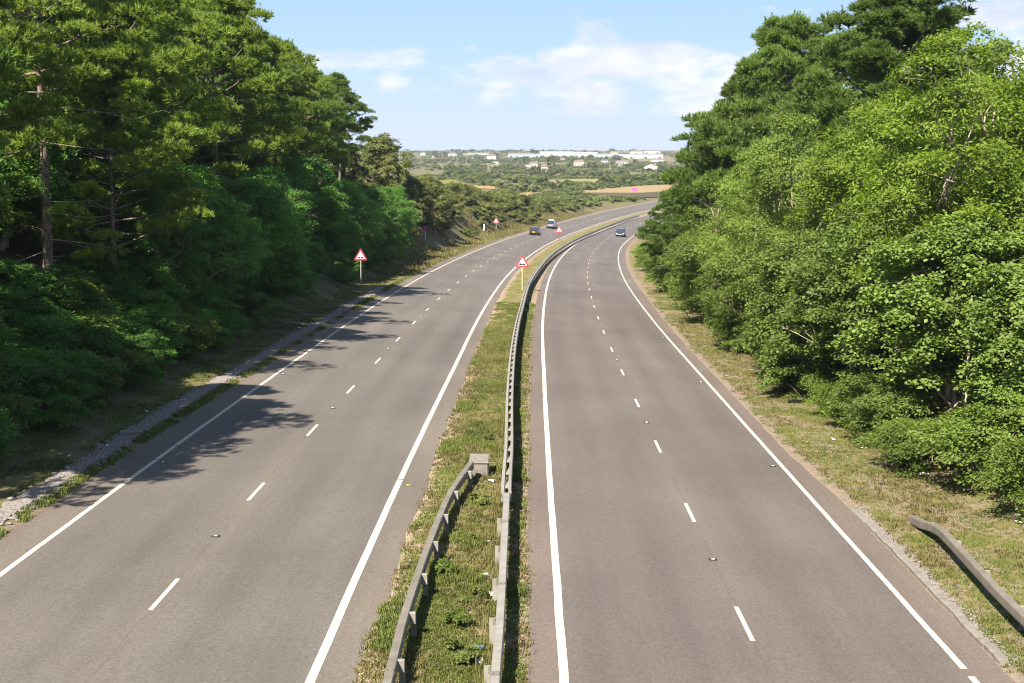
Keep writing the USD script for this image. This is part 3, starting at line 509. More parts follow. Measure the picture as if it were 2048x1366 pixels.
# right-hand side
for kind, base, x, y, py, lab, nm in [
    (ASH[0], 12.5, 15.9, 47.5, 92, 'large pale green ash on the right with bare limbs showing in its crown', 'ash_tree'), (ASH[1], 11, 20.0, 47, 165, 'ash at the right picture edge, beyond the large pale ash', 'ash_tree'),
    (ASH[1], 11, 16.3, 58, 190, 'lighter ash between the large ash and the right-hand pines', 'ash_tree'), (ASH[0], 12.5, 20.5, 57, 170, 'ash half hidden behind the large pale ash', 'ash_tree'),
    (BIRCH[0], 9.5, 14.0, 66, 238, 'fine-leaved willow in front of the right-hand pines, the tallest of its group', 'willow_tree'), (BIRCH[0], 9.5, 14.2, 75, 300, 'fine-leaved willow left of and lower than the tallest willow', 'willow_tree'),
    (BIRCH[1], 7, 13.4, 84, 372, 'yellowish hazel below the right pines beside the verge', 'hazel_tree'), (BIRCH[1], 7, 13.8, 93, 420, 'small hazel at the foot of the right-hand pine boughs', 'hazel_tree'),
    (BIRCH[1], 7, 12.9, 59, 450, 'round hazel in front of the willows, leaning over the right verge', 'hazel_tree'), (BIRCH[1], 7, 12.6, 71, 470, 'low hazel on the right verge between the willow and the yellowish hazel', 'hazel_tree'),
    (SYC[0], 7.6, 14.6, 43.5, 440, 'sycamore with layered leaves in front of the large ash', 'sycamore_tree'), (SYC[0], 7.6, 13.7, 50.5, 455, 'dark layered sycamore left of the front sycamore, above the verge', 'sycamore_tree'),
    (SYC[1], 6, 15.9, 39.8, 520, 'sycamore cut by the right picture edge above the safety barrier', 'sycamore_tree'), (SYC[1], 6, 17.2, 43, 470, 'sycamore behind the right-edge sycamore', 'sycamore_tree'), (SYC[1], 6, 13.2, 55, 520, 'small sycamore between the dark sycamore and the round hazel', 'sycamore_tree'),
    (ASH[1], 11, 18.3, 66, 230, 'ash behind the tallest willow on the right', 'ash_tree'), (BIRCH[0], 9.5, 17.0, 52, 300, 'willow behind the dark sycamore and below the pale ash', 'willow_tree')]:
    put(kind, nm, lab, 'tree', x, y, topz(y, py) - gz1(x, y), base)
for x, y, v, py, lab in [(21.8, 76, 5, 2, 'tallest right-hand pine, rounded dark crown against the sky'), (18.9, 96, 2, 84, 'right-hand pine with upright candles left of the tallest pine'), (21.5, 88, 0, 92, 'pine filling the skyline between the tallest right pine and the candled pine'),
    (17.6, 101, 0, 165, 'right-hand pine on the left slope of the skyline'), (16.6, 105, 3, 228, 'pine lower down the left slope of the right-hand skyline'), (16.4, 108, 5, 318, 'lowest right-hand pine with boughs reaching over the verge towards the road'),
    (25.0, 70, 1, 190, 'pine behind the large pale ash on the right'), (23.6, 82, 2, 60, 'pine to the right of the tallest right-hand pine'), (20.5, 106, 3, 110, 'leaning pine behind the candled pine'), (13.3, 111, 0, 385, 'young dark pine standing alone over the verge at the left end of the right-hand pines')]:
    put(PINES[v], 'pine_tree', lab, 'tree', x, y, topz(y, py) - gz1(x, y), PH[v], sx=1.1 if v == 5 else 1.0)
fr = [(12.75, 40.3, 1.7, 1, 'rounded bright shrub at the verge edge behind the end of the right barrier'), (13.9, 37.2, 2.6, 0, 'leafy shrub right of the rounded bright shrub, in partial shade'), (14.3, 33.6, 2.3, 0, 'shrub at the right picture edge beside the barrier'),
      (13.2, 43.6, 2.8, 2, 'tall shrub just beyond the rounded bright shrub'), (14.6, 31.0, 2.2, 0, 'shrub cut by the right picture edge, nearest the camera'), (12.9, 47.0, 2.2, 0, 'shrub below the front sycamore at the verge edge')]
for x, y, h, v, lab in fr: put(SHRUB_L[v], 'shrub', lab, 'shrub', x, y, h, (2.6, 1.7, 4.0)[v], sx=1.1)
for i in range(26):
    y = 49.5 + 64 * (i / 26); x = float(XRA(y)) + 3.3 + .9 * g0.random() + .5 * (i % 2); v = i % 3
    put(SHRUB_L[v], 'shrub', 'sunlit shrub at the foot of the trees along the right verge', 'shrub', x, y, (1.9, 1.5, 2.6)[v] * (.8 + .5 * g0.random()), (2.6, 1.7, 4.0)[v], group='shrubs along the right verge', sx=1.15)
for i in range(22):
    y = 112 + 60 * (i / 22); x = float(XRA(y)) + 3.0 + 5 * g0.random() ** 1.5; v = i % 3
    put(SHRUB_L[v], 'shrub', 'pale green shrub on the right inside of the bend below the pine boughs', 'shrub', x, y, (2.6, 2.2, 3.6)[v] * (.8 + .4 * g0.random()), (2.6, 1.7, 4.0)[v], group='shrubs inside the bend', sx=1.2)
for i in range(14):
    y = 104 + 70 * i / 14; x = float(XRA(y)) + 10 + 8 * g0.random(); v = i % 3
    put(BIRCH[1], 'hazel_tree', 'tree behind the shrubs on the inside of the bend', 'tree', x, y, 5 + 2 * g0.random(), 7.0, group='trees inside the bend')
# trees and gorse on the left bank beyond the pines
for x, y, H, lab in [(-16.4, 169, 7.4, 'olive green tree beyond the last left pine, tallest of the bank trees'), (-13.0, 174, 5.6, 'lower olive tree right of the tallest bank tree'), (-10.8, 184, 6.2, 'rounded grey-green tree at the right end of the bank trees'), (-17.6, 178, 6.6, 'olive tree behind the tallest bank tree'), (-12.2, 190, 5.2, 'small olive tree behind the rounded grey-green one'), (-19.5, 160, 4.6, 'olive tree under the last low pine')]:
    put(OLIVE[0], 'olive_green_tree', lab, 'tree', x, y, H, 7.0)
for x, y, lab in [(-13.9, 167.5, 'gorse bush on the slope directly left of the round purple sign'), (-12.9, 174.5, 'gorse bush on the slope above the round purple sign'), (-11.6, 180, 'gorse bush on the slope right of the round purple sign'), (-10.4, 187, 'gorse bush below the rounded grey-green tree of the bank')]:
    put(GORSE[0], 'gorse_bush', lab, 'bush', x, y, 1.9, 1.9, sx=1.3)
for i in range(190):
    y = 150 + 195 * (i / 190) ** 1.15; d = 3.4 + 13.5 * g0.random() ** .8; v = (0, 1, 0, 2)[i % 4]
    if d < 5.2 and g0.random() < .55: d += 3
    x = float(XLA(y)) - d
    if (150 < y < 168.5 and abs(x + 10.9 * y / 168) < 1.9) or (218 < y < 228 and abs(x + 4.75) < 2.3) or (228 < y < 240 and abs(x + 2.85) < 2.2): continue
    put(GORSE[v], 'gorse_bush', 'brownish green gorse bush on the left bank beyond the pines', 'bush', x, y, (1.5, 1.1, 2.4)[v] * (.7 + .6 * g0.random()), (1.9, 1.2, 2.8)[v], group='gorse bushes on the left bank', sx=1.1)

# ------------------------------------------------------------------ safety barriers
BX = [(-.33, 6), (-.29, 15), (-.27, 20.02), (-.22, 22.8), (-.19, 25.8), (-.16, 29.3), (-.13, 32.9)]
LXp = [(-2.05, 6), (-2.0, 15), (-1.96, 19.9), (-1.96, 22.3), (-1.89, 25.6), (-1.76, 29.06), (-1.57, 32.7), (-1.28, 35.4), (-1.14, 36.6)]
RXp = [(9.55, 10), (9.62, 18), (9.72, 22), (9.80, 24.4), (9.89, 26.1), (10.03, 27.74), (10.26, 30.6), (10.34, 31.6), (10.30, 33.3)]
def lin(pts):
    a = np.array(pts); return PchipInterpolator(a[:, 1], a[:, 0])
OBB = [(x * .78, z * .9) for x, z in [(-.095, -.23), (-.105, -.20), (-.105, -.03), (-.085, 0), (.085, 0), (.105, -.03), (.105, -.20), (.095, -.23), (.075, -.23), (.075, -.03), (-.075, -.03), (-.075, -.23)]]
def boxbeam(fx, y0, y1, top, name, label, side, postside, ramp=None, tilt=0):
    t = thing(name, label, 'safety barrier', (0, 0, 0))
    cuts = [y0]
    while cuts[-1] + 4.8 < y1 - 1: cuts.append(cuts[-1] + 4.8)
    cuts.append(y1)
    zt = lambda y: float(zs(fx(y), y)) + top + (0 if ramp is None else -ramp[1] * float(sstep(y, ramp[0], y1)))
    for a, b in zip(cuts[:-1], cuts[1:]):
        ys = np.linspace(a + .006, b - .006, 6); obj('beam', sweep(OBB, [(float(fx(y)), y, zt(y)) for y in ys]), STEEL if side == 'm' else STEELD, t, label=None)
        if b < y1:
            y = b; x = float(fx(y)); obj('splice_plate', sweep([(-.085, -.18), (-.085, -.02), (-.067, .006), (.067, .006), (.085, -.02), (.085, -.18)], [(float(fx(q)), q, zt(q)) for q in (y - .1, y, y + .1)]), STEELD, t)
            for q in (-.05, .05): obj('bolt', trimesh.creation.cylinder(.016, .03, 8, transform=trimesh.transformations.translation_matrix([x + q, y - .04, zt(y) + .015])), STEELD, t)
    y = y0 + .5
    while y < y1 - .2:
        x = float(fx(y)) + postside * .15; zg = gz1(x, y); tp = zt(y)
        if side == 'm':
            obj('post', cat([box(x, y, (zg - .3 + tp - .05) / 2, .105, .006, tp - .05 - zg + .3), box(x - .05, y + .05, (zg - .3 + tp - .05) / 2, .006, .1, tp - .05 - zg + .3), box(x + .05, y - .03, (zg - .3 + tp - .05) / 2, .006, .06, tp - .05 - zg + .3)]), STEEL, t)
            obj('bracket', box(x - postside * .055, y + .01, tp - .12, .08, .05, .12), STEELD, t)
        else:
            obj('post', cat([box(x, y + .06, (zg - .3 + tp - .06) / 2, .11, .006, tp - .06 - zg + .3), box(x, y + .11, (zg - .3 + tp - .06) / 2, .006, .1, tp - .06 - zg + .3)]), STEELD, t)
            obj('spacer', bevbox(x - postside * .025, y + .03, tp - .13, .13, .07, .22, .006), STEEL, t)
        y += 2.4
    return t
boxbeam(lin(BX), 6, 32.9, .61, 'box_beam_barrier', 'grey steel box beam barrier leading up the central reservation into the double rail', 'm', -1)
boxbeam(lin(LXp), 6, 36.5, .61, 'box_beam_barrier', 'weathered grey box beam barrier curving into the concrete block in the central reservation', 'l', 1)
boxbeam(lin(RXp), 10, 33.2, .62, 'box_beam_barrier', 'grey box beam barrier starting on the right verge beside the kerb', 'r', 1, (30.6, .30))
Bp = np.array([(-.15, 33), (-.14, 34.4), (-.09, 39.65), (-.09, 46), (-.06, 52.2), (.02, 60.1), (.28, 73.7), (.66, 86.9), (1.27, 106.2), (2.40, 127.8), (4.6, 160.7), (7.6, 193.1), (11.5, 226.5), (17.4, 266.4), (26.2, 314.5), (33.5, 345)])
BF = PchipInterpolator(Bp[:, 1], Bp[:, 0]); dbl = thing('double_rail_barrier', 'long double-rail corrugated steel barrier with ladder-like spacers curving along the central reservation', 'safety barrier')
WB = np.array([(-.012, -.31), (-.012, 0), (.0, .0), (.058, -.008), (.075, -.03), (.075, -.085), (.03, -.13), (.03, -.18), (.075, -.225), (.075, -.28), (.04, -.31)])
zt = lambda y: float(zs(BF(y), y)) + .66
seg = np.concatenate([np.arange(33.0, 120, 4.8), np.arange(120, 345, 9.6)])
for a, b in zip(seg[:-1], seg[1:]):
    ys = np.linspace(a, b, 7)
    for sgn in (-1, 1):
        pr = np.stack([sgn * (WB[:, 0] + .062), WB[:, 1]], 1)
        if sgn < 0: pr = pr[::-1]
        obj('rail', sweep(pr, [(float(BF(y)), y, zt(y)) for y in ys]), STEEL, dbl)
y = 33.6; k = 0
while y < 343:
    x = float(BF(y)); zg = gz1(x, y); h = math.degrees(math.atan(float(BF(y, 1))))
    if k % 2 == 0 and y < 200: obj('post', box(x, y, (zg - .3 + zt(y) - .06) / 2, .05, .09, zt(y) - .06 - zg + .3), STEELD, dbl)
    if y < 200: obj('spacer', trimesh.Trimesh([(x - .05, y - .22, zt(y) - .03), (x + .05, y - .22, zt(y) - .03), (x + .05, y + .55, zt(y) - .03), (x - .05, y - .22, zt(y) - .05), (x + .05, y - .22, zt(y) - .05), (x + .05, y + .55, zt(y) - .05)], [[0, 1, 2], [5, 4, 3], [0, 3, 4], [0, 4, 1], [1, 4, 5], [1, 5, 2], [2, 5, 3], [2, 3, 0]], process=False), STEEL, dbl)
    y += 1.6; k += 1
blk = thing('concrete_block', 'low weathered concrete anchor block at the end of the left box beam barrier', 'concrete block', (-.92, 37.35, gz1(-.92, 37.35)))
obj('block', bevbox(0, 0, .10, .50, 1.0, .55, .035), CONC, blk); obj('cap', bevbox(-.02, 0, .40, .57, 1.06, .06, .02), CONC, blk)

# ------------------------------------------------------------------ road signs
from shapely.geometry import Polygon, Point
from shapely import affinity
def extr(poly, d, zoff, y0):
    """polygon in x, z -> a plate of thickness d whose front (towards -y) lies at y0"""
    ms = []
    for p in getattr(poly, 'geoms', [poly]):
        m = trimesh.creation.extrude_polygon(p, d, engine='earcut'); v = np.array(m.vertices)
        m = trimesh.Trimesh(np.stack([v[:, 0], y0 + d - v[:, 2], v[:, 1] + zoff], 1), np.array(m.faces), process=False); ms.append(m)
    m = cat(ms); trimesh.repair.fix_normals(m); return m
def tri(s): return Polygon([(-s / 2, -s * .2887), (s / 2, -s * .2887), (0, s * .5774)])
def warning_sign(x, y, side, zb, pole, yaw, label):
    t = thing('warning_sign', label, 'road sign', (x, y, gz1(x, y)), yaw)
    c = zb + side * .2887 * .92
    out = tri(side * .82).buffer(side * .055); inn = tri(side * .60).buffer(side * .012)
    obj('pole', tube([(0, .06, -.4), (0, .06, c + side * .35)], .045, .045, 10), pole, t, smooth=40)
    pl = obj('back_plate', extr(out, .004, c, .012), GREYP, t)
    obj('red_border', extr(out.buffer(-.004), .004, c, .006), RED, pl); obj('white_panel', extr(inn, .004, c, .001), SIGNW, pl)
    hw = side * .235; xs = np.linspace(-hw, hw, 41); hh = side * .105 * np.clip(np.abs(np.sin((xs / hw + 1) * np.pi)) ** .9, 0, 1) + side * .022
    obj('bump_symbol', extr(Polygon([(-hw, 0)] + list(zip(xs, hh)) + [(hw, 0)]), .004, c - side * .155, -.004), BLACK, pl)
    for q in (-.12, .3): obj('clip', box(0, .035, c + side * q, .16, .03, .035), GREYP, t)
warning_sign(-12.15, 106.5, 1.12, 2.05, GREYP, -3, 'red-bordered triangular bump sign on a grey pole in front of the left pines')
warning_sign(.83, 107.2, 1.16, 1.95, CREAM, -2, 'red-bordered triangular bump sign on a cream pole beside the central barrier, nearer the camera')
warning_sign(-2.85, 238, 1.25, 1.45, GREYP, -8, 'red-bordered triangular sign on the grass beside the left bank, near the white marker post')
warning_sign(7.45, 210.5, 1.25, 1.75, RUST, -6, 'red-bordered triangular sign on a rust-brown pole in the central reservation near the two cars')
cw = thing('round_sign', 'small round purple sign with pale cross on a pole below the left bank', 'road sign', (-10.95, 168, gz1(-10.95, 168)), -4)
obj('pole', tube([(-.06, .05, -.4), (.0, .05, 2.1)], .04, .04, 8), WHITE, cw)
pl = obj('disc', extr(Point(0, 0).buffer(.30), .004, 1.85, .01), RED, cw); obj('purple_panel', extr(Point(0, 0).buffer(.27), .004, 1.85, .004), PURPLE, pl)
bar = Polygon([(-.25, -.025), (.25, -.025), (.25, .025), (-.25, .025)]); obj('cross', extr(affinity.rotate(bar, 45).union(affinity.rotate(bar, -45)), .004, 1.85, -.002), plain('pale_pink', (.34, .16, .34), .5), pl)
mp = thing('marker_post', 'short white roadside marker post leaning on the grass left of the far grey-poled sign', 'marker post', (-4.75, 226.5, gz1(-4.75, 226.5)), 0)
obj('post', sweep([(-.13, 0), (.13, 0), (.1, .05), (-.1, .05)], [(0, -.02, 0), (0, .02, 0)]), WHITE, mp); obj('board', cat([box(0, 0, .62, .24, .05, 1.3)]), WHITE, mp); obj('reflector', box(-.03, -.03, 1.05, .10, .012, .2), RED, mp)

# ------------------------------------------------------------------ cars
GLASS = M('car_glass', {'p': ('principled_bsdf', dict(base_color=(.02, .025, .03), roughness=.06, specular_ior_level=.7))}, [])
def paint(n, c): return M(n, {'p': ('principled_bsdf', dict(base_color=c, roughness=.3, coat_weight=.6, coat_roughness=.06))}, [])
LAMP = M('lamp_glass', {'p': ('principled_bsdf', dict(base_color=(.75, .77, .8), roughness=.12))}, []); TAIL = plain('tail_light', (.45, .02, .03), .25, var=.05)
YPL = plain('yellow_plate', (.72, .55, .08), .5, var=.03)
def car(name, label, x, y, head, colour, L, W, H, waist, hood, tail, roofcol=None, plate=YPL, rear=True, rack=False):
    """local +y is the front"""
    t = thing(name, label, 'car', (x, y, float(zs(x, y))), head)
    hl, w = L / 2, W / 2
    def hull(st):
        pts = []
        for (yy, z0, z1, hw) in st:
            for sx in (-1, 1): pts += [(sx * hw * .94, yy, z0), (sx * hw, yy, z0 + .18), (sx * hw, yy, (z0 + z1) / 2 + .08), (sx * hw * .93, yy, z1)]
        return trimesh.convex.convex_hull(np.array(pts))
    lower = hull([(-hl, .32, waist - .12, w * .90), (-hl + .25, .24, waist, w), (0, .2, waist + .02, w), (hl - .9, .22, hood, w), (hl - .2, .26, hood - .14, w * .95), (hl, .34, hood - .30, w * .82)])
    obj('body', lower, colour, t, smooth=35)
    y0, y1, y2, y3 = -hl + tail, -hl + tail + .38, hl - hood_len(L) - .62, hl - hood_len(L)
    cab = []
    for sx in (-1, 1): cab += [(sx * w * .90, y0, waist - .02), (sx * w * .90, y3, waist - .02), (sx * w * .74, y1, H - .03), (sx * w * .74, y2, H - .03)]
    obj('windows', trimesh.convex.convex_hull(np.array(cab)), GLASS, t)
    rf = []
    for sx in (-1, 1): rf += [(sx * w * .76, y1 - .06, H - .05), (sx * w * .76, y2 + .06, H - .05), (sx * w * .66, y1 + .05, H), (sx * w * .66, y2 - .1, H)]
    obj('roof', trimesh.convex.convex_hull(np.array(rf)), roofcol or colour, t)
    for sx in (-1, 1):
        for a, b in (((sx * w * .905, y0, waist - .02), (sx * w * .75, y1, H - .03)), ((sx * w * .905, y3, waist - .02), (sx * w * .75, y2, H - .03)), ((sx * w * .91, (y1 + y2) / 2 + .05, waist), (sx * w * .76, (y1 + y2) / 2, H - .03))):
            obj('pillar', tube([a, b], .045, .045, 5), colour, t)
        for yy in (-hl + .78, hl - .82):
            cy = trimesh.creation.cylinder(.32, .20, 20); cy.apply_transform(trimesh.transformations.rotation_matrix(math.pi / 2, [0, 1, 0])); cy.apply_translation([sx * (w - .10), yy, .32])
            wh = obj('wheel', cy, RUBBER, t); ri = trimesh.creation.cylinder(.2, .21, 14); ri.apply_transform(trimesh.transformations.rotation_matrix(math.pi / 2, [0, 1, 0])); ri.apply_translation([sx * (w - .092), yy, .32]); obj('rim', ri, STEEL, wh)
        obj('headlight', bevbox(sx * w * .66, hl - .10, hood - .30, .34, .2, .15, .03), LAMP, t); obj('tail_light', bevbox(sx * w * .80, -hl + .03, waist - .22, .20, .12, .28, .03), TAIL, t)
        obj('mirror', bevbox(sx * (w + .09), y3 - .25, waist + .08, .18, .1, .13, .03), colour, t)
    obj('rear_bumper', bevbox(0, -hl - .0, .42, W * .88, .14, .2, .04), BLACK if rear else colour, t); obj('front_bumper', bevbox(0, hl - .03, .40, W * .8, .14, .18, .04), BLACK, t)
    obj('rear_plate', box(0, -hl - .085, .62, .52, .02, .12), plate, t); obj('front_plate', box(0, hl + .05, .44, .52, .02, .12), WHITE, t)
    if rack:
        obj('roof_box', bevbox(0, -.35, H + .12, W * .5, 1.2, .18, .05), WHITE, t)
    return t
hood_len = lambda L: L * .24
def heading(f, y): return -math.degrees(math.atan(float(f(y + .5) - f(y - .5))))
car('hatchback_car', 'dark maroon hatchback driving away in the left carriageway, nearer of the two', 4.1, 237.5, heading(XL, 237.5), paint('dark_maroon_paint', (.030, .018, .024)), 3.9, 1.72, 1.42, .92, .88, .12)
car('estate_car', 'silver blue tall estate car with a white roof box driving away in the left carriageway', 8.0, 268, heading(XL, 268), paint('silver_blue_paint', (.11, .145, .19)), 4.4, 1.8, 1.6, 1.02, .98, .10, rack=True)
car('saloon_car', 'dark blue saloon coming towards the camera in the right carriageway', 20.9, 256, heading(XR, 256) + 180, paint('dark_blue_paint', (.018, .028, .060)), 4.4, 1.75, 1.42, .92, .86, .55)

# ------------------------------------------------------------------ the valley: fields, houses, sheds, poles, hedges, trees
FC = {'tan': ((.23, .19, .09), (.30, .24, .12)), 'ochre': ((.27, .21, .09), (.34, .26, .12)), 'yellowgreen': ((.15, .15, .035), (.20, .18, .05)), 'pale': ((.19, .19, .075), (.25, .23, .10)), 'straw': ((.25, .185, .10), (.31, .235, .13)), 'dark': ((.075, .068, .040), (.10, .085, .05))}  # dark: shadow lying on the far field, painted as ground colour
FM = {}
for k, (a, b) in FC.items():
    a, b = tuple(np.array(a) * .68), tuple(np.array(b) * .68)
    FM[k] = M(f'{k}_field', {'g': ('geometry', {}), 'n': ('noise_texture', dict(scale=.06, detail=6.0, roughness=.6)), 'r': ('rgb_ramp', dict(ramp=[(.35, a), (.65, b)])), 'p': ('principled_bsdf', dict(roughness=.95, specular_ior_level=.05))}, [('g.position', 'n.vector'), ('n.fac', 'r.fac'), ('r.color', 'p.base_color')])
FIELDS = [('tan', [(-79.3, 1476.1), (-13.0, 1455.2), (-11.3, 1261.6), (-67.0, 1247.1)]), ('ochre', [(-33.1, 660.1), (-8.2, 642.8), (-7.6, 599.8), (-32.5, 642)]), ('yellowgreen', [(-40.1, 746.0), (-6.8, 754.2), (-8.3, 664), (-36.0, 675)]), ('pale', [(22.0, 776.0), (54.4, 758.3), (48.0, 668.7), (19.9, 702.2)]), ('pale', [(49.1, 967.2), (70.6, 974.4), (58.6, 808.3), (40.6, 812.2)]), ('tan', [(66.5, 824.9), (76.8, 828.9), (70.2, 770.2), (61.7, 768.0)]), ('pale', [(59.4, 743.0), (69.5, 755), (64.0, 713.8), (57.0, 705.6)]),
    ('straw', [(31.8, 598.5), (92.0, 705), (64.0, 522), (28.8, 541.3)]), ('dark', [(28.8, 539), (64, 520), (61.5, 468.0), (34.4, 438)]), ('tan', [(-1.3, 882.4), (12.9, 908.5), (11.6, 860.5), (-1.3, 856.4)]), ('ochre', [(3.1, 518.6), (8.3, 556.2), (6.6, 463.9), (3.1, 453.6)])]  # the dark quad is the shadowed part of the straw field, painted in
HOUSES = [(-54.7, 2190.8, 34.6, 4.9, 'shed', 'long white shed on the left part of the far skyline', 's', 'w', 0), (-93, 2089.1, 13.4, 6.0, 'house', 'white house left of the long white shed on the skyline', 'w', 's', 0), (-73.3, 2104.7, 7.1, 4.8, 'house', 'small pinkish house touching the left end of the long white shed', 'c', 't', 0),
    (-27.9, 1826, 12.4, 7.6, 'house', 'big white house at the right end of the long white shed', 'w', 't', 0), (18.6, 2074.9, 50, 5.1, 'shed', 'low white shed with a teal front right of the big white house', 's', 'w', 1), (-17.9, 1474.1, 6.1, 2.5, 'shed', 'tiny low white shed below the big white house', 's', 'w', 0),
    (-54.1, 1864.9, 3.2, 2.8, 'house', 'tiny white cottage below the long white shed', 'w', 's', 0), (-152.7, 2289.8, 8.6, 5.2, 'house', 'white block house farthest left on the skyline', 'w', 'w', 0), (12.5, 1081.9, 4.5, 3.3, 'flat', 'white flat-roofed bungalow left of the beige house in the valley', 'w', 'w', 0),
    (20.9, 1285, 7.3, 5.3, 'house', 'beige house with a brown roof left of the round dark tree', 'c', 't', 0), (25.6, 1060.8, 5.0, 5.2, 'house', 'cream house in front of the round dark tree', 'c', 't', 0), (65, 1302.5, 9.9, 6.1, 'house', 'cream house with a brown hipped roof in the middle of the valley trees', 'c', 't', 0),
    (70, 2097.6, 52.9, 9.5, 'shed', 'tallest pale industrial shed in the middle of the skyline', 's', 'm', 0), (114.8, 2094.7, 37.8, 8.7, 'shed', 'pale shed right of the tallest industrial shed', 's', 'm', 0), (137.3, 1959.8, 25.1, 6.6, 'shed', 'shed with a teal front between the pale shed and the long white works', 's', 'w', 1),
    (183.2, 1942.5, 71.6, 6.9, 'shed', 'long white works building on the right of the skyline beside the pines', 's', 'w', 0), (246.5, 2362.5, 28.4, 7.6, 'shed', 'brown-roofed hall above the long white works', 's', 't', 0), (224.1, 2406.3, 23.5, 6.8, 'house', 'white terrace left of the brown-roofed hall', 'w', 't', 0),
    (107.2, 1554.3, 8.2, 4.7, 'house', 'white house with a dark roof below the teal shed', 'w', 's', 0), (127.8, 1557.5, 14.1, 4.1, 'house', 'row of white cottages below the long white works', 'w', 't', 0), (97, 1196.5, 4.7, 4.5, 'house', 'small house with a steep dark roof below the row of cottages', 'w', 's', 0),
    (112.7, 1085.6, 10.8, 6.6, 'gable', 'white house with its gable towards the road, near the right-hand pines', 'w', 't', 0), (181, 1668.2, 15.1, 5.3, 'house', 'white house beside the pines below the right end of the works', 'w', 's', 0), (-120, 2051.1, 7.7, 3.9, 'house', 'white cottage right of the block house on the left skyline', 'w', 's', 0),
    (7.4, 1975.8, 5.9, 3.7, 'house', 'small house in front of the low shed with the teal front', 'w', 't', 0), (186.8, 2445.9, 12.9, 4.6, 'house', 'pale house on the skyline left of the white terrace', 'c', 's', 0), (67.6, 1796.5, 6.8, 3.4, 'house', 'white cottage in front of the tallest industrial shed', 'w', 's', 0)]
POLES = [(-45.5, 1351.2, 7.5, 'pale utility pole standing in the tan field of the valley, the most prominent'), (-62.1, 1512.6, 8.5, 'utility pole on the upper edge of the tan field'), (-87.8, 1853.5, 8.7, 'utility pole below the white house on the left skyline'), (-96.6, 1864.9, 10.5, 'utility pole left of the white house on the skyline'), (-111.4, 2074.9, 9, 'farthest left utility pole of the skyline row'), (-16.6, 927.9, 7.7, 'A-shaped utility pole in the scrub right of the tan field'),
    (-11.2, 1827.2, 6.9, 'utility pole right of the big white house'), (10.4, 1467.1, 5, 'utility pole above the white flat-roofed bungalow'), (89.5, 1306.1, 4.2, 'short utility pole among the trees right of the hipped-roof house'), (83, 1137.8, 6.4, 'tall utility pole left of the steep-roofed house'), (110, 1193.2, 4.3, 'utility pole between the row of cottages and the gabled white house'), (-67.1, 1469.1, 4.7, 'thin utility pole at the left of the tan field'), (-14.7, 1273.7, 3.6, 'short utility pole at the right end of the tan field')]
HEDGES = [(-49.7, 1032.4, 12.7, 947.6), (12.2, 909.2, 73.8, 960.0), (-9.7, 1082.7, 29.5, 1041.5), (29.5, 1041.5, 78.6, 975.1), (-3.9, 747.0, 20.3, 630.7), (20.1, 623.9, 36.8, 592.9), (41.7, 651.6, 74.2, 746.5), (52.9, 704.1, 98.4, 821.0), (-41.4, 895.1, 4.5, 748.5), (-24.8, 706.5, 11.7, 556.2), (-95.0, 1463.1, -85.9, 1720.0), (-90.5, 1747.1, -13.9, 1556.4), (-12.9, 1443.3, 20.9, 1555.4), (83.7, 1311.4, 118.4, 1003.3), (91.2, 1130.8, 114.3, 968.5), (-125.5, 2053.9, -16.7, 1867.4), (51.4, 1812.4, 146.1, 1813.6), (-167.6, 2318.0, -3.4, 2274.3), (33.4, 2489.5, 163.9, 2499.6), (-63.0, 1214.5, -9.6, 1075.4), (46.9, 653.0, 90.1, 751.1), (-9.2, 1031.0, 25.7, 906.1), (-38.9, 839.1, -7.6, 848.3)]
FARTREES = [(34.7, 1177.9, 10.6, 12.0, 'large round dark tree standing out in the middle of the valley'), (81.3, 1787.9, 6.7, 6.7, 'dark tree in front of the pale sheds on the skyline'), (49.4, 1145.5, 5.5, 6, 'bright green tree right of the large round dark tree'), (65.5, 1513.7, 8, 8, 'tree behind the hipped-roof cream house'), (64.3, 1090.8, 12.3, 9.9, 'broad tree at the right of the hipped-roof cream house'), (117.8, 1284.1, 6.8, 7.2, 'round tree above the gabled white house'),
    (14.1, 629.9, 8.8, 5.9, 'largest bushy tree in the hedge before the pale fields'), (20.1, 603.4, 4.5, 4.5, 'bush right of the largest hedge tree'), (24.5, 589.7, 4.4, 4.2, 'round bush below the pale field'), (32, 598.5, 6.3, 4.1, 'wide bush at the left end of the straw field'), (51.3, 679.2, 6.4, 3.6, 'bush standing at the right end of the pale field'), (65.7, 714.2, 5.4, 3.5, 'bush at the edge of the small tan field above the straw field'),
    (44.7, 2450.9, 19.4, 5.5, 'wide dark clump of trees on the skyline left of the tallest shed'), (72.7, 2535.6, 19.1, 4.5, 'dark clump of trees behind the tallest shed'), (194.4, 2717.6, 9.2, 5.1, 'tree on the skyline left of the white terrace'), (-132.5, 2278.9, 13.7, 6.9, 'tree behind the block house on the left skyline'), (-97.5, 2401.4, 12.6, 8.1, 'tallest tree on the left skyline, behind the white house'), (-110.9, 2140.8, 19.3, 8.1, 'broad dark tree left of the white house on the skyline'), (-26.6, 2099, 11.1, 7.1, 'tree behind the big white house'),
    (17.3, 1789.1, 9.4, 5.4, 'tree before the low teal-fronted shed'), (19.7, 1033.8, 6.2, 5.1, 'tree between the white bungalow and the cream house'), (92, 1245.4, 7.5, 6.6, 'tree left of the steep-roofed house'), (100.4, 974.4, 7.3, 5.1, 'tree in front of the gabled white house'), (112.8, 1014.3, 7.6, 6.1, 'tree right of the gabled white house beside the pines'), (83.2, 985.7, 5.9, 4.1, 'low tree left of the gabled white house'), (-42.3, 1774.6, 10.7, 5.3, 'tree in front of the long white shed')]
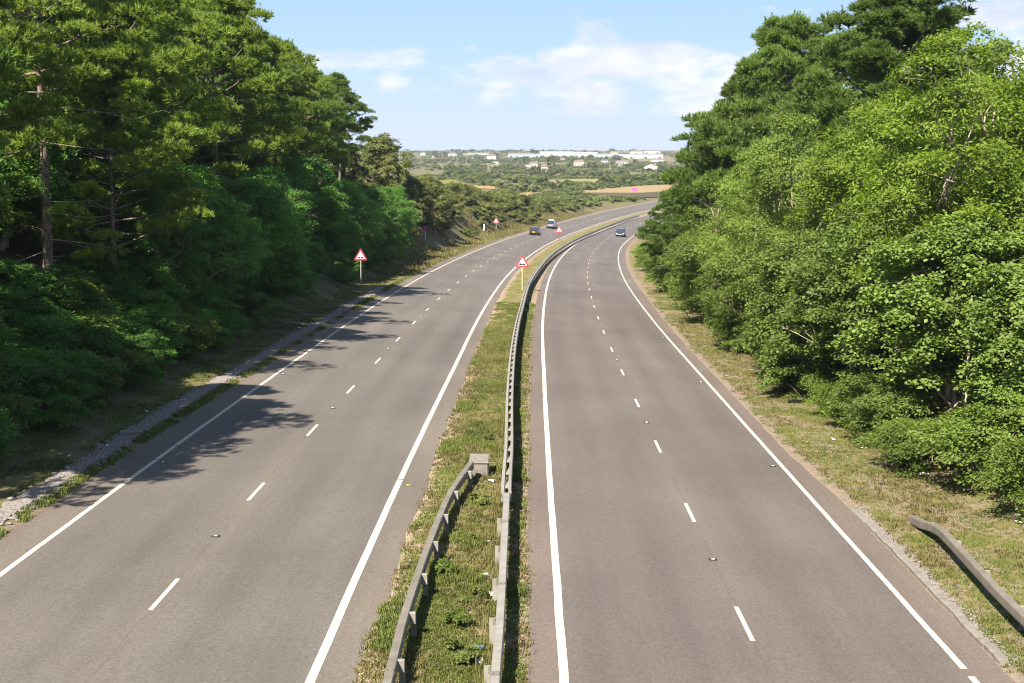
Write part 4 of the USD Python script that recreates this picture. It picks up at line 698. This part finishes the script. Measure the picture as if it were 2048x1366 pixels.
for kind, q in FIELDS:
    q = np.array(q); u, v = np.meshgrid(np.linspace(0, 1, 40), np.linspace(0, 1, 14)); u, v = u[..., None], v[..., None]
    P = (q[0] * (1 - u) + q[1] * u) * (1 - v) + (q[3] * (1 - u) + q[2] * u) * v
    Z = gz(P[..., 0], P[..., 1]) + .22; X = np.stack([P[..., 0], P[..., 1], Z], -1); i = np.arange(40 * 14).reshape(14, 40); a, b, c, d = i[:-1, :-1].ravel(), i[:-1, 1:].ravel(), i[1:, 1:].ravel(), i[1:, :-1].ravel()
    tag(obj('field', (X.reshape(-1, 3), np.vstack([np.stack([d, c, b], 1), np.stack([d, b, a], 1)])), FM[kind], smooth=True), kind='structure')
RENDER = plain('white_render', (.52, .50, .47), .8, var=.04); CREAMR = plain('cream_render', (.58, .50, .40), .8, var=.06); SLATE = plain('slate_roof', (.17, .15, .15), .7, var=.15, scale=1); TILE = plain('brown_tiles', (.17, .12, .10), .8, var=.15, scale=1)
SHEDW = plain('pale_cladding', (.36, .375, .39), .6, var=.03); SHEDT = plain('teal_cladding', (.28, .42, .43), .6, var=.05); SHEDR = plain('grey_sheet_roof', (.50, .52, .55), .5, var=.05); PANE = plain('dark_pane', (.05, .06, .07), .15)
def house(x, y, w, h, kind, label, wall, roof, name, catg, rot=0.0, front=None):
    t = thing(name, label, catg, (x, y, gz1(x, y) - .3), rot); d = min(w, 9) * .8 if kind != 'shed' else 18.0
    eh = h * (.70 if kind in ('house', 'gable') else .86) + .3
    if kind == 'flat': eh = h + .2
    obj('wall', box(0, d / 2, eh / 2, w, d, eh), wall, t)
    rh = max(h + .3 - eh, .25)
    if kind == 'gable':                                        # gable end towards the camera
        pr = np.array([(-w / 2, -.1, eh), (w / 2, -.1, eh), (0, -.1, eh + rh), (-w / 2, d, eh), (w / 2, d, eh), (0, d, eh + rh)])
        obj('gable_wall', trimesh.convex.convex_hull(pr * [1, 1, 1]), wall, t)
        for sx in (-1, 1):
            a = np.array([(sx * (w / 2 + .3), -.3, eh - .15), (0, -.3, eh + rh), (0, d + .3, eh + rh), (sx * (w / 2 + .3), d + .3, eh - .15)]); b = a + [0, 0, .18]
            obj('roof', trimesh.convex.convex_hull(np.vstack([a, b])), roof, t)
    elif kind == 'flat':
        obj('roof', box(0, d / 2, eh + .08, w + .3, d + .3, .16), roof, t)
    else:
        o = .35; ins = w * .12 if kind == 'house' else 0
        obj('roof', trimesh.convex.convex_hull(np.array([(-w / 2 - o, -o, eh), (w / 2 + o, -o, eh), (w / 2 + o, d + o, eh), (-w / 2 - o, d + o, eh), (-w / 2 + ins, d / 2, eh + rh), (w / 2 - ins, d / 2, eh + rh)])), roof, t)
    if kind != 'shed':
        n = max(2, int(w / 3)); 
        for q in range(n):
            obj('window', box(-w / 2 + (q + .5) * w / n, -.02, eh * .55, min(1.3, w / n * .45), .08, min(1.2, eh * .35)), PANE, t)
        if w > 6: obj('chimney', box(w * .3, d / 2, eh + rh * .9, .7, .7, 1.2), wall, t)
    else:
        n = max(2, int(w / 9))
        if front is not None: obj('front_panel', box(0, -.06, eh * .32, w * .94, .12, eh * .5), front, t)
        for q in range(n): obj('door', box(-w / 2 + (q + .5) * w / n, -.1, eh * .25, 3.2, .18, eh * .46), SHEDR if q % 2 else PANE, t)
for (x, y, w, h, k, lab, wl, rf, fr) in HOUSES:
    house(x, y, w, h * 1.05, k, lab, {'w': RENDER, 'c': CREAMR, 's': SHEDW}[wl], {'s': SLATE, 't': TILE, 'm': SHEDR, 'w': SHEDW}[rf], {'shed': 'industrial_shed', 'house': 'house', 'gable': 'house', 'flat': 'bungalow'}[k], {'shed': 'industrial building', 'house': 'house', 'gable': 'house', 'flat': 'bungalow'}[k], ((x * 7.7) % 16) - 8 if k != 'shed' else 0.0, SHEDT if fr else None)
POLEW = plain('pole_wood', (.42, .38, .30), .8)
def pole(x, y, h, label, arm=True, strut=False):
    t = thing('utility_pole', label, 'utility pole', (x, y, gz1(x, y)), 0)
    obj('mast', tube([(0, 0, -.5), (0, 0, h)], .22, .16, 8), POLEW, t)
    if strut: obj('strut', tube([(1.9, 0, -.3), (.1, 0, h * .8)], .18, .14, 6), POLEW, t)
    if arm:
        obj('crossarm', box(0, 0, h - .35, 1.7, .14, .16), POLEW, t)
        for q in (-.75, 0, .75): obj('insulator', tube([(q, 0, h - .27), (q, 0, h + .1)], .06, .05, 6), BLACK, t)
for (x, y, h, lab) in POLES: pole(x, y, h * 1.05, lab, strut='A-shaped' in lab)
zp = topz(205, 277); pole((763.5 - 1024) / FPX * 205, 205, zp - gz1((763.5 - 1024) / FPX * 205, 205), 'power pole with three insulators rising behind the olive trees of the left bank')
wr = tube([(-30 + 90 * t, 250 + 40 * t, 14.5 - 3.2 * t - 6 * t * (1 - t) * .5) for t in np.linspace(0, 1, 24)], .009, .009, 4)
tag(obj('overhead_wire', wr, GREYP), 'thin overhead power line crossing the sky above the far town', 'wire')
bb = thing('pink_hoarding', 'bright pink board standing at the edge of the shadow-painted field beyond the bend', 'sign', (51.6, 562, gz1(51.6, 562)), -4)
PINK = plain('pink_board', (.44, .10, .27), .6, var=.05); obj('board', bevbox(0, 0, .95, 2.7, .12, 1.6, .03), PINK, bb)
for q in (-1.1, 1.1): obj('leg', box(q, .1, .3, .1, .1, 1.4), POLEW, bb)
g1 = np.random.default_rng(5)
for (x0, y0, x1, y1) in HEDGES:
    L = math.hypot(x1 - x0, y1 - y0); n = int(np.clip(abs(x1 - x0) / max(y0, y1) * FPX / 7.5, 4, 16))
    for i in range(n):
        t = (i + g1.uniform(.1, .9)) / n; x = x0 + (x1 - x0) * t; y = y0 + (y1 - y0) * t + g1.normal() * 8; v = (0, 1, 0, 2)[g1.integers(0, 4)] if y > 900 else (0, 1)[g1.integers(0, 2)]
        h = (1.6 + y / 560) * g1.uniform(.6, 1.3)
        put(FARB[v], 'hedge_bush', 'rough green bush in the hedges and scrub of the far valley', 'bush', x, y, h, (3.6, 2.2, 9.0)[v], group='bushes in the far hedges', sx=1.25)
for (x, y, w, h, lab) in FARTREES:
    v = 2 if h > 5 else 0
    put(FARB[v], 'far_tree', lab, 'tree', x, y, h, (3.6, 2.2, 9.0)[v], sx=(w / 8.8) / (h / 9.0) if v == 2 else (w / 6.4) / (h / 3.6))
# low scrub that carpets the valley floor: one mass
ns = 5200; sy = 340 * (8.5 ** g1.random(ns)); sx_ = sy * g1.uniform(-.085, .155, ns); dens = meshkit.fbm(np.stack([sx_ * .012, sy * .006, sx_ * 0], -1), 3, 17)
ok = dens > .465
from shapely.geometry import Polygon as _Pg, Point as _Pt
from shapely.prepared import prep
for kind, q in FIELDS:
    pg = prep(_Pg(q).buffer(2.5)); ok &= ~np.array([pg.contains(_Pt(a, b)) for a, b in zip(sx_, sy)])
yc = np.clip(sy, -60, 650); ok &= (sx_ < XLA(yc) - 5) | (sx_ > XRA(yc) + 5) | (sy > 660)
sx_, sy = sx_[ok], sy[ok]; ns = len(sx_)
scr = UsdGeom.PointInstancer.Define(stage, numbered('scrub')); tag(scr, 'low mixed scrub and heath carpeting the valley between the fields', 'scrub', kind='stuff')
pm = []
for q in range(3):
    g = np.random.default_rng(200 + q); lob = [((g.normal() * 1.1, g.normal() * 1.1, .5), (1.3, 1.3, g.uniform(.7, 1.2))) for _ in range(5)]
    pm.append(obj('clump', crown(lob, 150, 6, .5, 210 + q, .45, .45, .1, zmin=-.3), LEAF['far'], scr.GetPrim()).GetPath())
scr.CreatePrototypesRel().SetTargets(pm)
hs = (.32 + sy / 3400) * g1.uniform(.6, 1.7, ns)
scr.CreatePositionsAttr(Vt.Vec3fArray.FromNumpy(np.stack([sx_, sy, gz(sx_, sy) - .05], 1).astype(np.float32)))
scr.CreateProtoIndicesAttr(Vt.IntArray.FromNumpy((np.arange(ns) % 3).astype(np.int32)))
scr.CreateScalesAttr(Vt.Vec3fArray.FromNumpy(np.stack([hs * 1.7, hs * 1.7, hs], 1).astype(np.float32)))
an = g1.uniform(0, math.pi, ns); scr.CreateOrientationsAttr(Vt.QuathArray([Gf.Quath(math.cos(a), 0, 0, math.sin(a)) for a in an]))

# ------------------------------------------------------------------ grass, weeds and litter
def tufts(x, y, h, g, nb=6, w=.011, spread=.05, lean=.5):
    n = len(x); z = gz(x, y); P = np.stack([x, y, z - .01], 1)[:, None] + np.concatenate([g.normal(size=(n, nb, 2)) * spread, np.zeros((n, nb, 1))], 2)
    a = g.uniform(0, 2 * np.pi, (n, nb)); L = h[:, None] * g.uniform(.5, 1.2, (n, nb)); ln = g.uniform(.1, lean, (n, nb))
    d = np.stack([np.cos(a), np.sin(a), a * 0], 2); sd_ = np.stack([-np.sin(a), np.cos(a), a * 0], 2) * w
    m = P + d * (L * ln * .35)[..., None] + np.array([0, 0, 1.]) * (L * .6)[..., None]; t = P + d * (L * ln)[..., None] + np.array([0, 0, 1.]) * (L * (1 - .4 * ln))[..., None]
    V = np.stack([P - sd_, P + sd_, m + sd_ * .8, m - sd_ * .8, t], 2).reshape(-1, 3); i = 5 * np.arange(n * nb)[:, None]
    return V, np.vstack([i + [0, 1, 2], i + [0, 2, 3], i + [3, 2, 4]])
def patchy(x, y, lo, s=1.1, seed=31): return meshkit.fbm(np.stack([x * s, y * s * .7, x * 0], -1), 3, seed) > lo
g2 = np.random.default_rng(8)
n = 40000; y = 20 + 75 * g2.random(n) ** 1.7; t = g2.random(n); x = XLIA(y) * (1 - t) + XRIA(y) * t; e = np.minimum(x - XLIA(y), XRIA(y) - x)
k = patchy(x, y, .47) & (e > .02 + .25 * g2.random(n) ** 2); x, y = x[k], y[k]
tag(obj('median_grass', tufts(x, y, .03 + .05 * g2.random(len(x)) + .09 * patchy(x, y, .62, .8, 41), g2), LEAF['grass']), 'green grass growing along the central reservation', 'grass', kind='stuff')
n = 15000; y = 20 + 60 * g2.random(n) ** 1.6; t = g2.random(n); x = XLIA(y) * (1 - t) + XRIA(y) * t; k = ~patchy(x, y, .5) | (g2.random(n) < .12); x, y = x[k], y[k]
tag(obj('median_dry_grass', tufts(x, y, .04 + .12 * g2.random(len(x)) ** 2, g2, lean=.8), LEAF['dry']), 'straw-coloured dry grass between the green tufts of the central reservation', 'grass', kind='stuff')
n = 30000; y = 22 + 90 * g2.random(n) ** 1.5; d = .1 + 4.4 * g2.random(n); x = XRA(y) + d; k = patchy(x, y, .535, .9, 51); x, y = x[k], y[k]
tag(obj('right_verge_grass', tufts(x, y, .03 + .06 * g2.random(len(x)), g2), LEAF['grass']), 'short green grass on the right verge', 'grass', kind='stuff')
n = 20000; y = 22 + 70 * g2.random(n) ** 1.5; d = .3 + 4.2 * g2.random(n); x = XRA(y) + d; k = ~patchy(x, y, .5, .9, 51); x, y = x[k], y[k]
tag(obj('right_verge_dry_grass', tufts(x, y, .04 + .12 * g2.random(len(x)) ** 2, g2, lean=.9), LEAF['dry']), 'dry tan grass on the right verge', 'grass', kind='stuff')
n = 26000; y = 27 + 100 * g2.random(n) ** 1.4; d = np.where(g2.random(n) < .3, .05 + .38 * g2.random(n), 1.15 + 3.6 * g2.random(n)); x = XLA(y) - d; k = patchy(x, y, .45, .9, 61); x, y = x[k], y[k]
tag(obj('left_verge_grass', tufts(x, y, .04 + .11 * g2.random(len(x)), g2), LEAF['grass']), 'grass on both sides of the gravel strip beside the left thicket', 'grass', kind='stuff')
n = 22000; y = 120 + 225 * g2.random(n); d = .4 + 13 * g2.random(n) ** 1.3; x = XLA(y) - d; k = patchy(x, y, .5, .25, 71) | (d < 3); x, y = x[k], y[k]
tag(obj('bank_dry_grass', tufts(x, y, .14 + .34 * g2.random(len(x)), g2, 6, .035, .25), LEAF['dry']), 'dry tan grass on the left bank below the gorse', 'grass', kind='stuff')
n = 1500; y = 20 + 70 * g2.random(n) ** 1.4; x = np.where(g2.random(n) < .5, BF(np.maximum(y, 33)) * (y > 33) + (lin(BX)(np.clip(y, 6, 32.9))) * (y <= 33) - .12 - .25 * g2.random(n), XLIA(y) + .25 + 1.4 * g2.random(n)); k = patchy(x, y, .5, .5, 81); x, y = x[k], y[k]
tag(obj('seed_stems', tufts(x, y, .16 + .22 * g2.random(len(x)), g2, 7, .006, .06, .35), LEAF['dry']), 'tall thin dry grass stems along the barrier feet', 'grass', kind='stuff')
# leafy weeds in the near central reservation
WEED = [shrub('kind_weed', 301, .5, .38, 6, 230, 7, .06, 'grass', .5, .05, sr=.004), shrub('kind_weed_tall', 302, .7, .3, 5, 220, 7, .055, 'birch', .35, .06, sr=.004)]
for x, y, v, lab in [(-.85, 22.3, 0, 'leafy weed low between the two near barriers, closest to the camera'), (-.95, 24.0, 1, 'tall leafy weed beside the left barrier, second from the camera'), (-.75, 25.8, 0, 'broad weed in the middle of the near central reservation'), (-1.35, 27.3, 1, 'wispy weed against the left box beam barrier'), (-.85, 30.1, 0, 'green weed clump halfway to the concrete block'), (-.8, 33.6, 0, 'weed clump just before the concrete block'), (-.7, 42.5, 0, 'green weed beside the double rail barrier beyond the block'), (-.62, 47.5, 0, 'second green weed beside the double rail barrier beyond the block')]:
    put(WEED[v], 'weed', lab, 'weed', x, y, (.42, .6)[v] * g2.uniform(.8, 1.3), (.5, .7)[v], sx=1.3)
LITW = plain('white_litter', (.74, .74, .72), .6, var=.05); LITB = plain('blue_litter', (.10, .16, .28), .5)
def litter(x, y, s, mat, label, name='litter'):
    g = np.random.default_rng(int(abs(x) * 100 + y * 10)); p = g.normal(size=(9, 3)) * [s, s * .7, s * .35]; h = trimesh.convex.convex_hull(p); h.apply_translation([x, y, gz1(x, y) + s * .45 + .03])
    tag(obj(name, h, mat), label, 'litter')
for x, y, s, m, lab in [(-.52, 29.9, .05, LITW, 'crumpled white paper on bare soil midway between the near barriers'), (-.40, 29.95, .04, LITW, 'small white scrap right of the crumpled paper between the barriers'), (-.55, 27.3, .07, LITW, 'white bag on the grass beside the right box beam barrier'), (-.36, 26.0, .07, LITW, 'white cup near the foot of the right box beam barrier'), (-.62, 22.9, .07, LITB, 'blue crumpled packet between the near barriers'), (-.55, 22.2, .06, LITW, 'pale packet nearest the camera between the barriers'), (-.55, 36.2, .055, LITW, 'pale plastic scrap at the right foot of the concrete block'),
    (.62, 34.2, .03, LITW, 'tiny white scrap right of the double rail barrier'), (12.35, 39.2, .12, LITW, 'white plastic bag at the foot of the rounded shrub on the right verge'), (11.0, 44.6, .07, LITW, 'white scrap on the right verge grass'), (11.7, 43.2, .06, LITW, 'small white litter on the right verge nearer the shrubs'), (9.9, 60, .07, LITW, 'white scrap high on the right verge'), (13.0, 33.1, .07, LITW, 'white bottle under the right-edge shrub'), (-12.9, 37.9, .06, LITW, 'white scrap on the left verge grass'), (-12.75, 45.5, .06, LITW, 'white paper on the left verge halfway along'), (-12.3, 39.4, .05, LITW, 'white scrap at the edge of the gravel strip'), (-11.8, 73.0, .06, LITW, 'far white scrap on the left verge'), (.9, 98, .09, LITW, 'white wrapper in the central grass in front of the cream sign pole'), (1.35, 103, .08, LITW, 'white lump right of the double rail barrier near the cream sign pole')]:
    litter(x, y, s, m, lab)
# slim stake in the right-hand shrubs
st = thing('wooden_stake', 'slim pale wooden stake standing among the right-hand sycamore leaves', 'stake', (14.2, 40.9, gz1(14.2, 40.9)))
obj('stake', tube([(0, 0, -.2), (.02, 0, 4.9)], .04, .035, 7), CREAM, st); obj('cap', tube([(.02, 0, 4.9), (.02, 0, 4.94)], .05, .03, 7), TWIG, st)

# ------------------------------------------------------------------ summer haze over the valley
HAZE = usdkit.material(stage, '/World/Looks/haze_air', {'v': ('principled_volume', dict(color=(.80, .88, 1.0), density=.000095, anisotropy=.3))}, [], volume='v.volume')
tag(obj('haze', box(0, 2580, 21, 3400, 5300, 94), HAZE), kind='stuff')
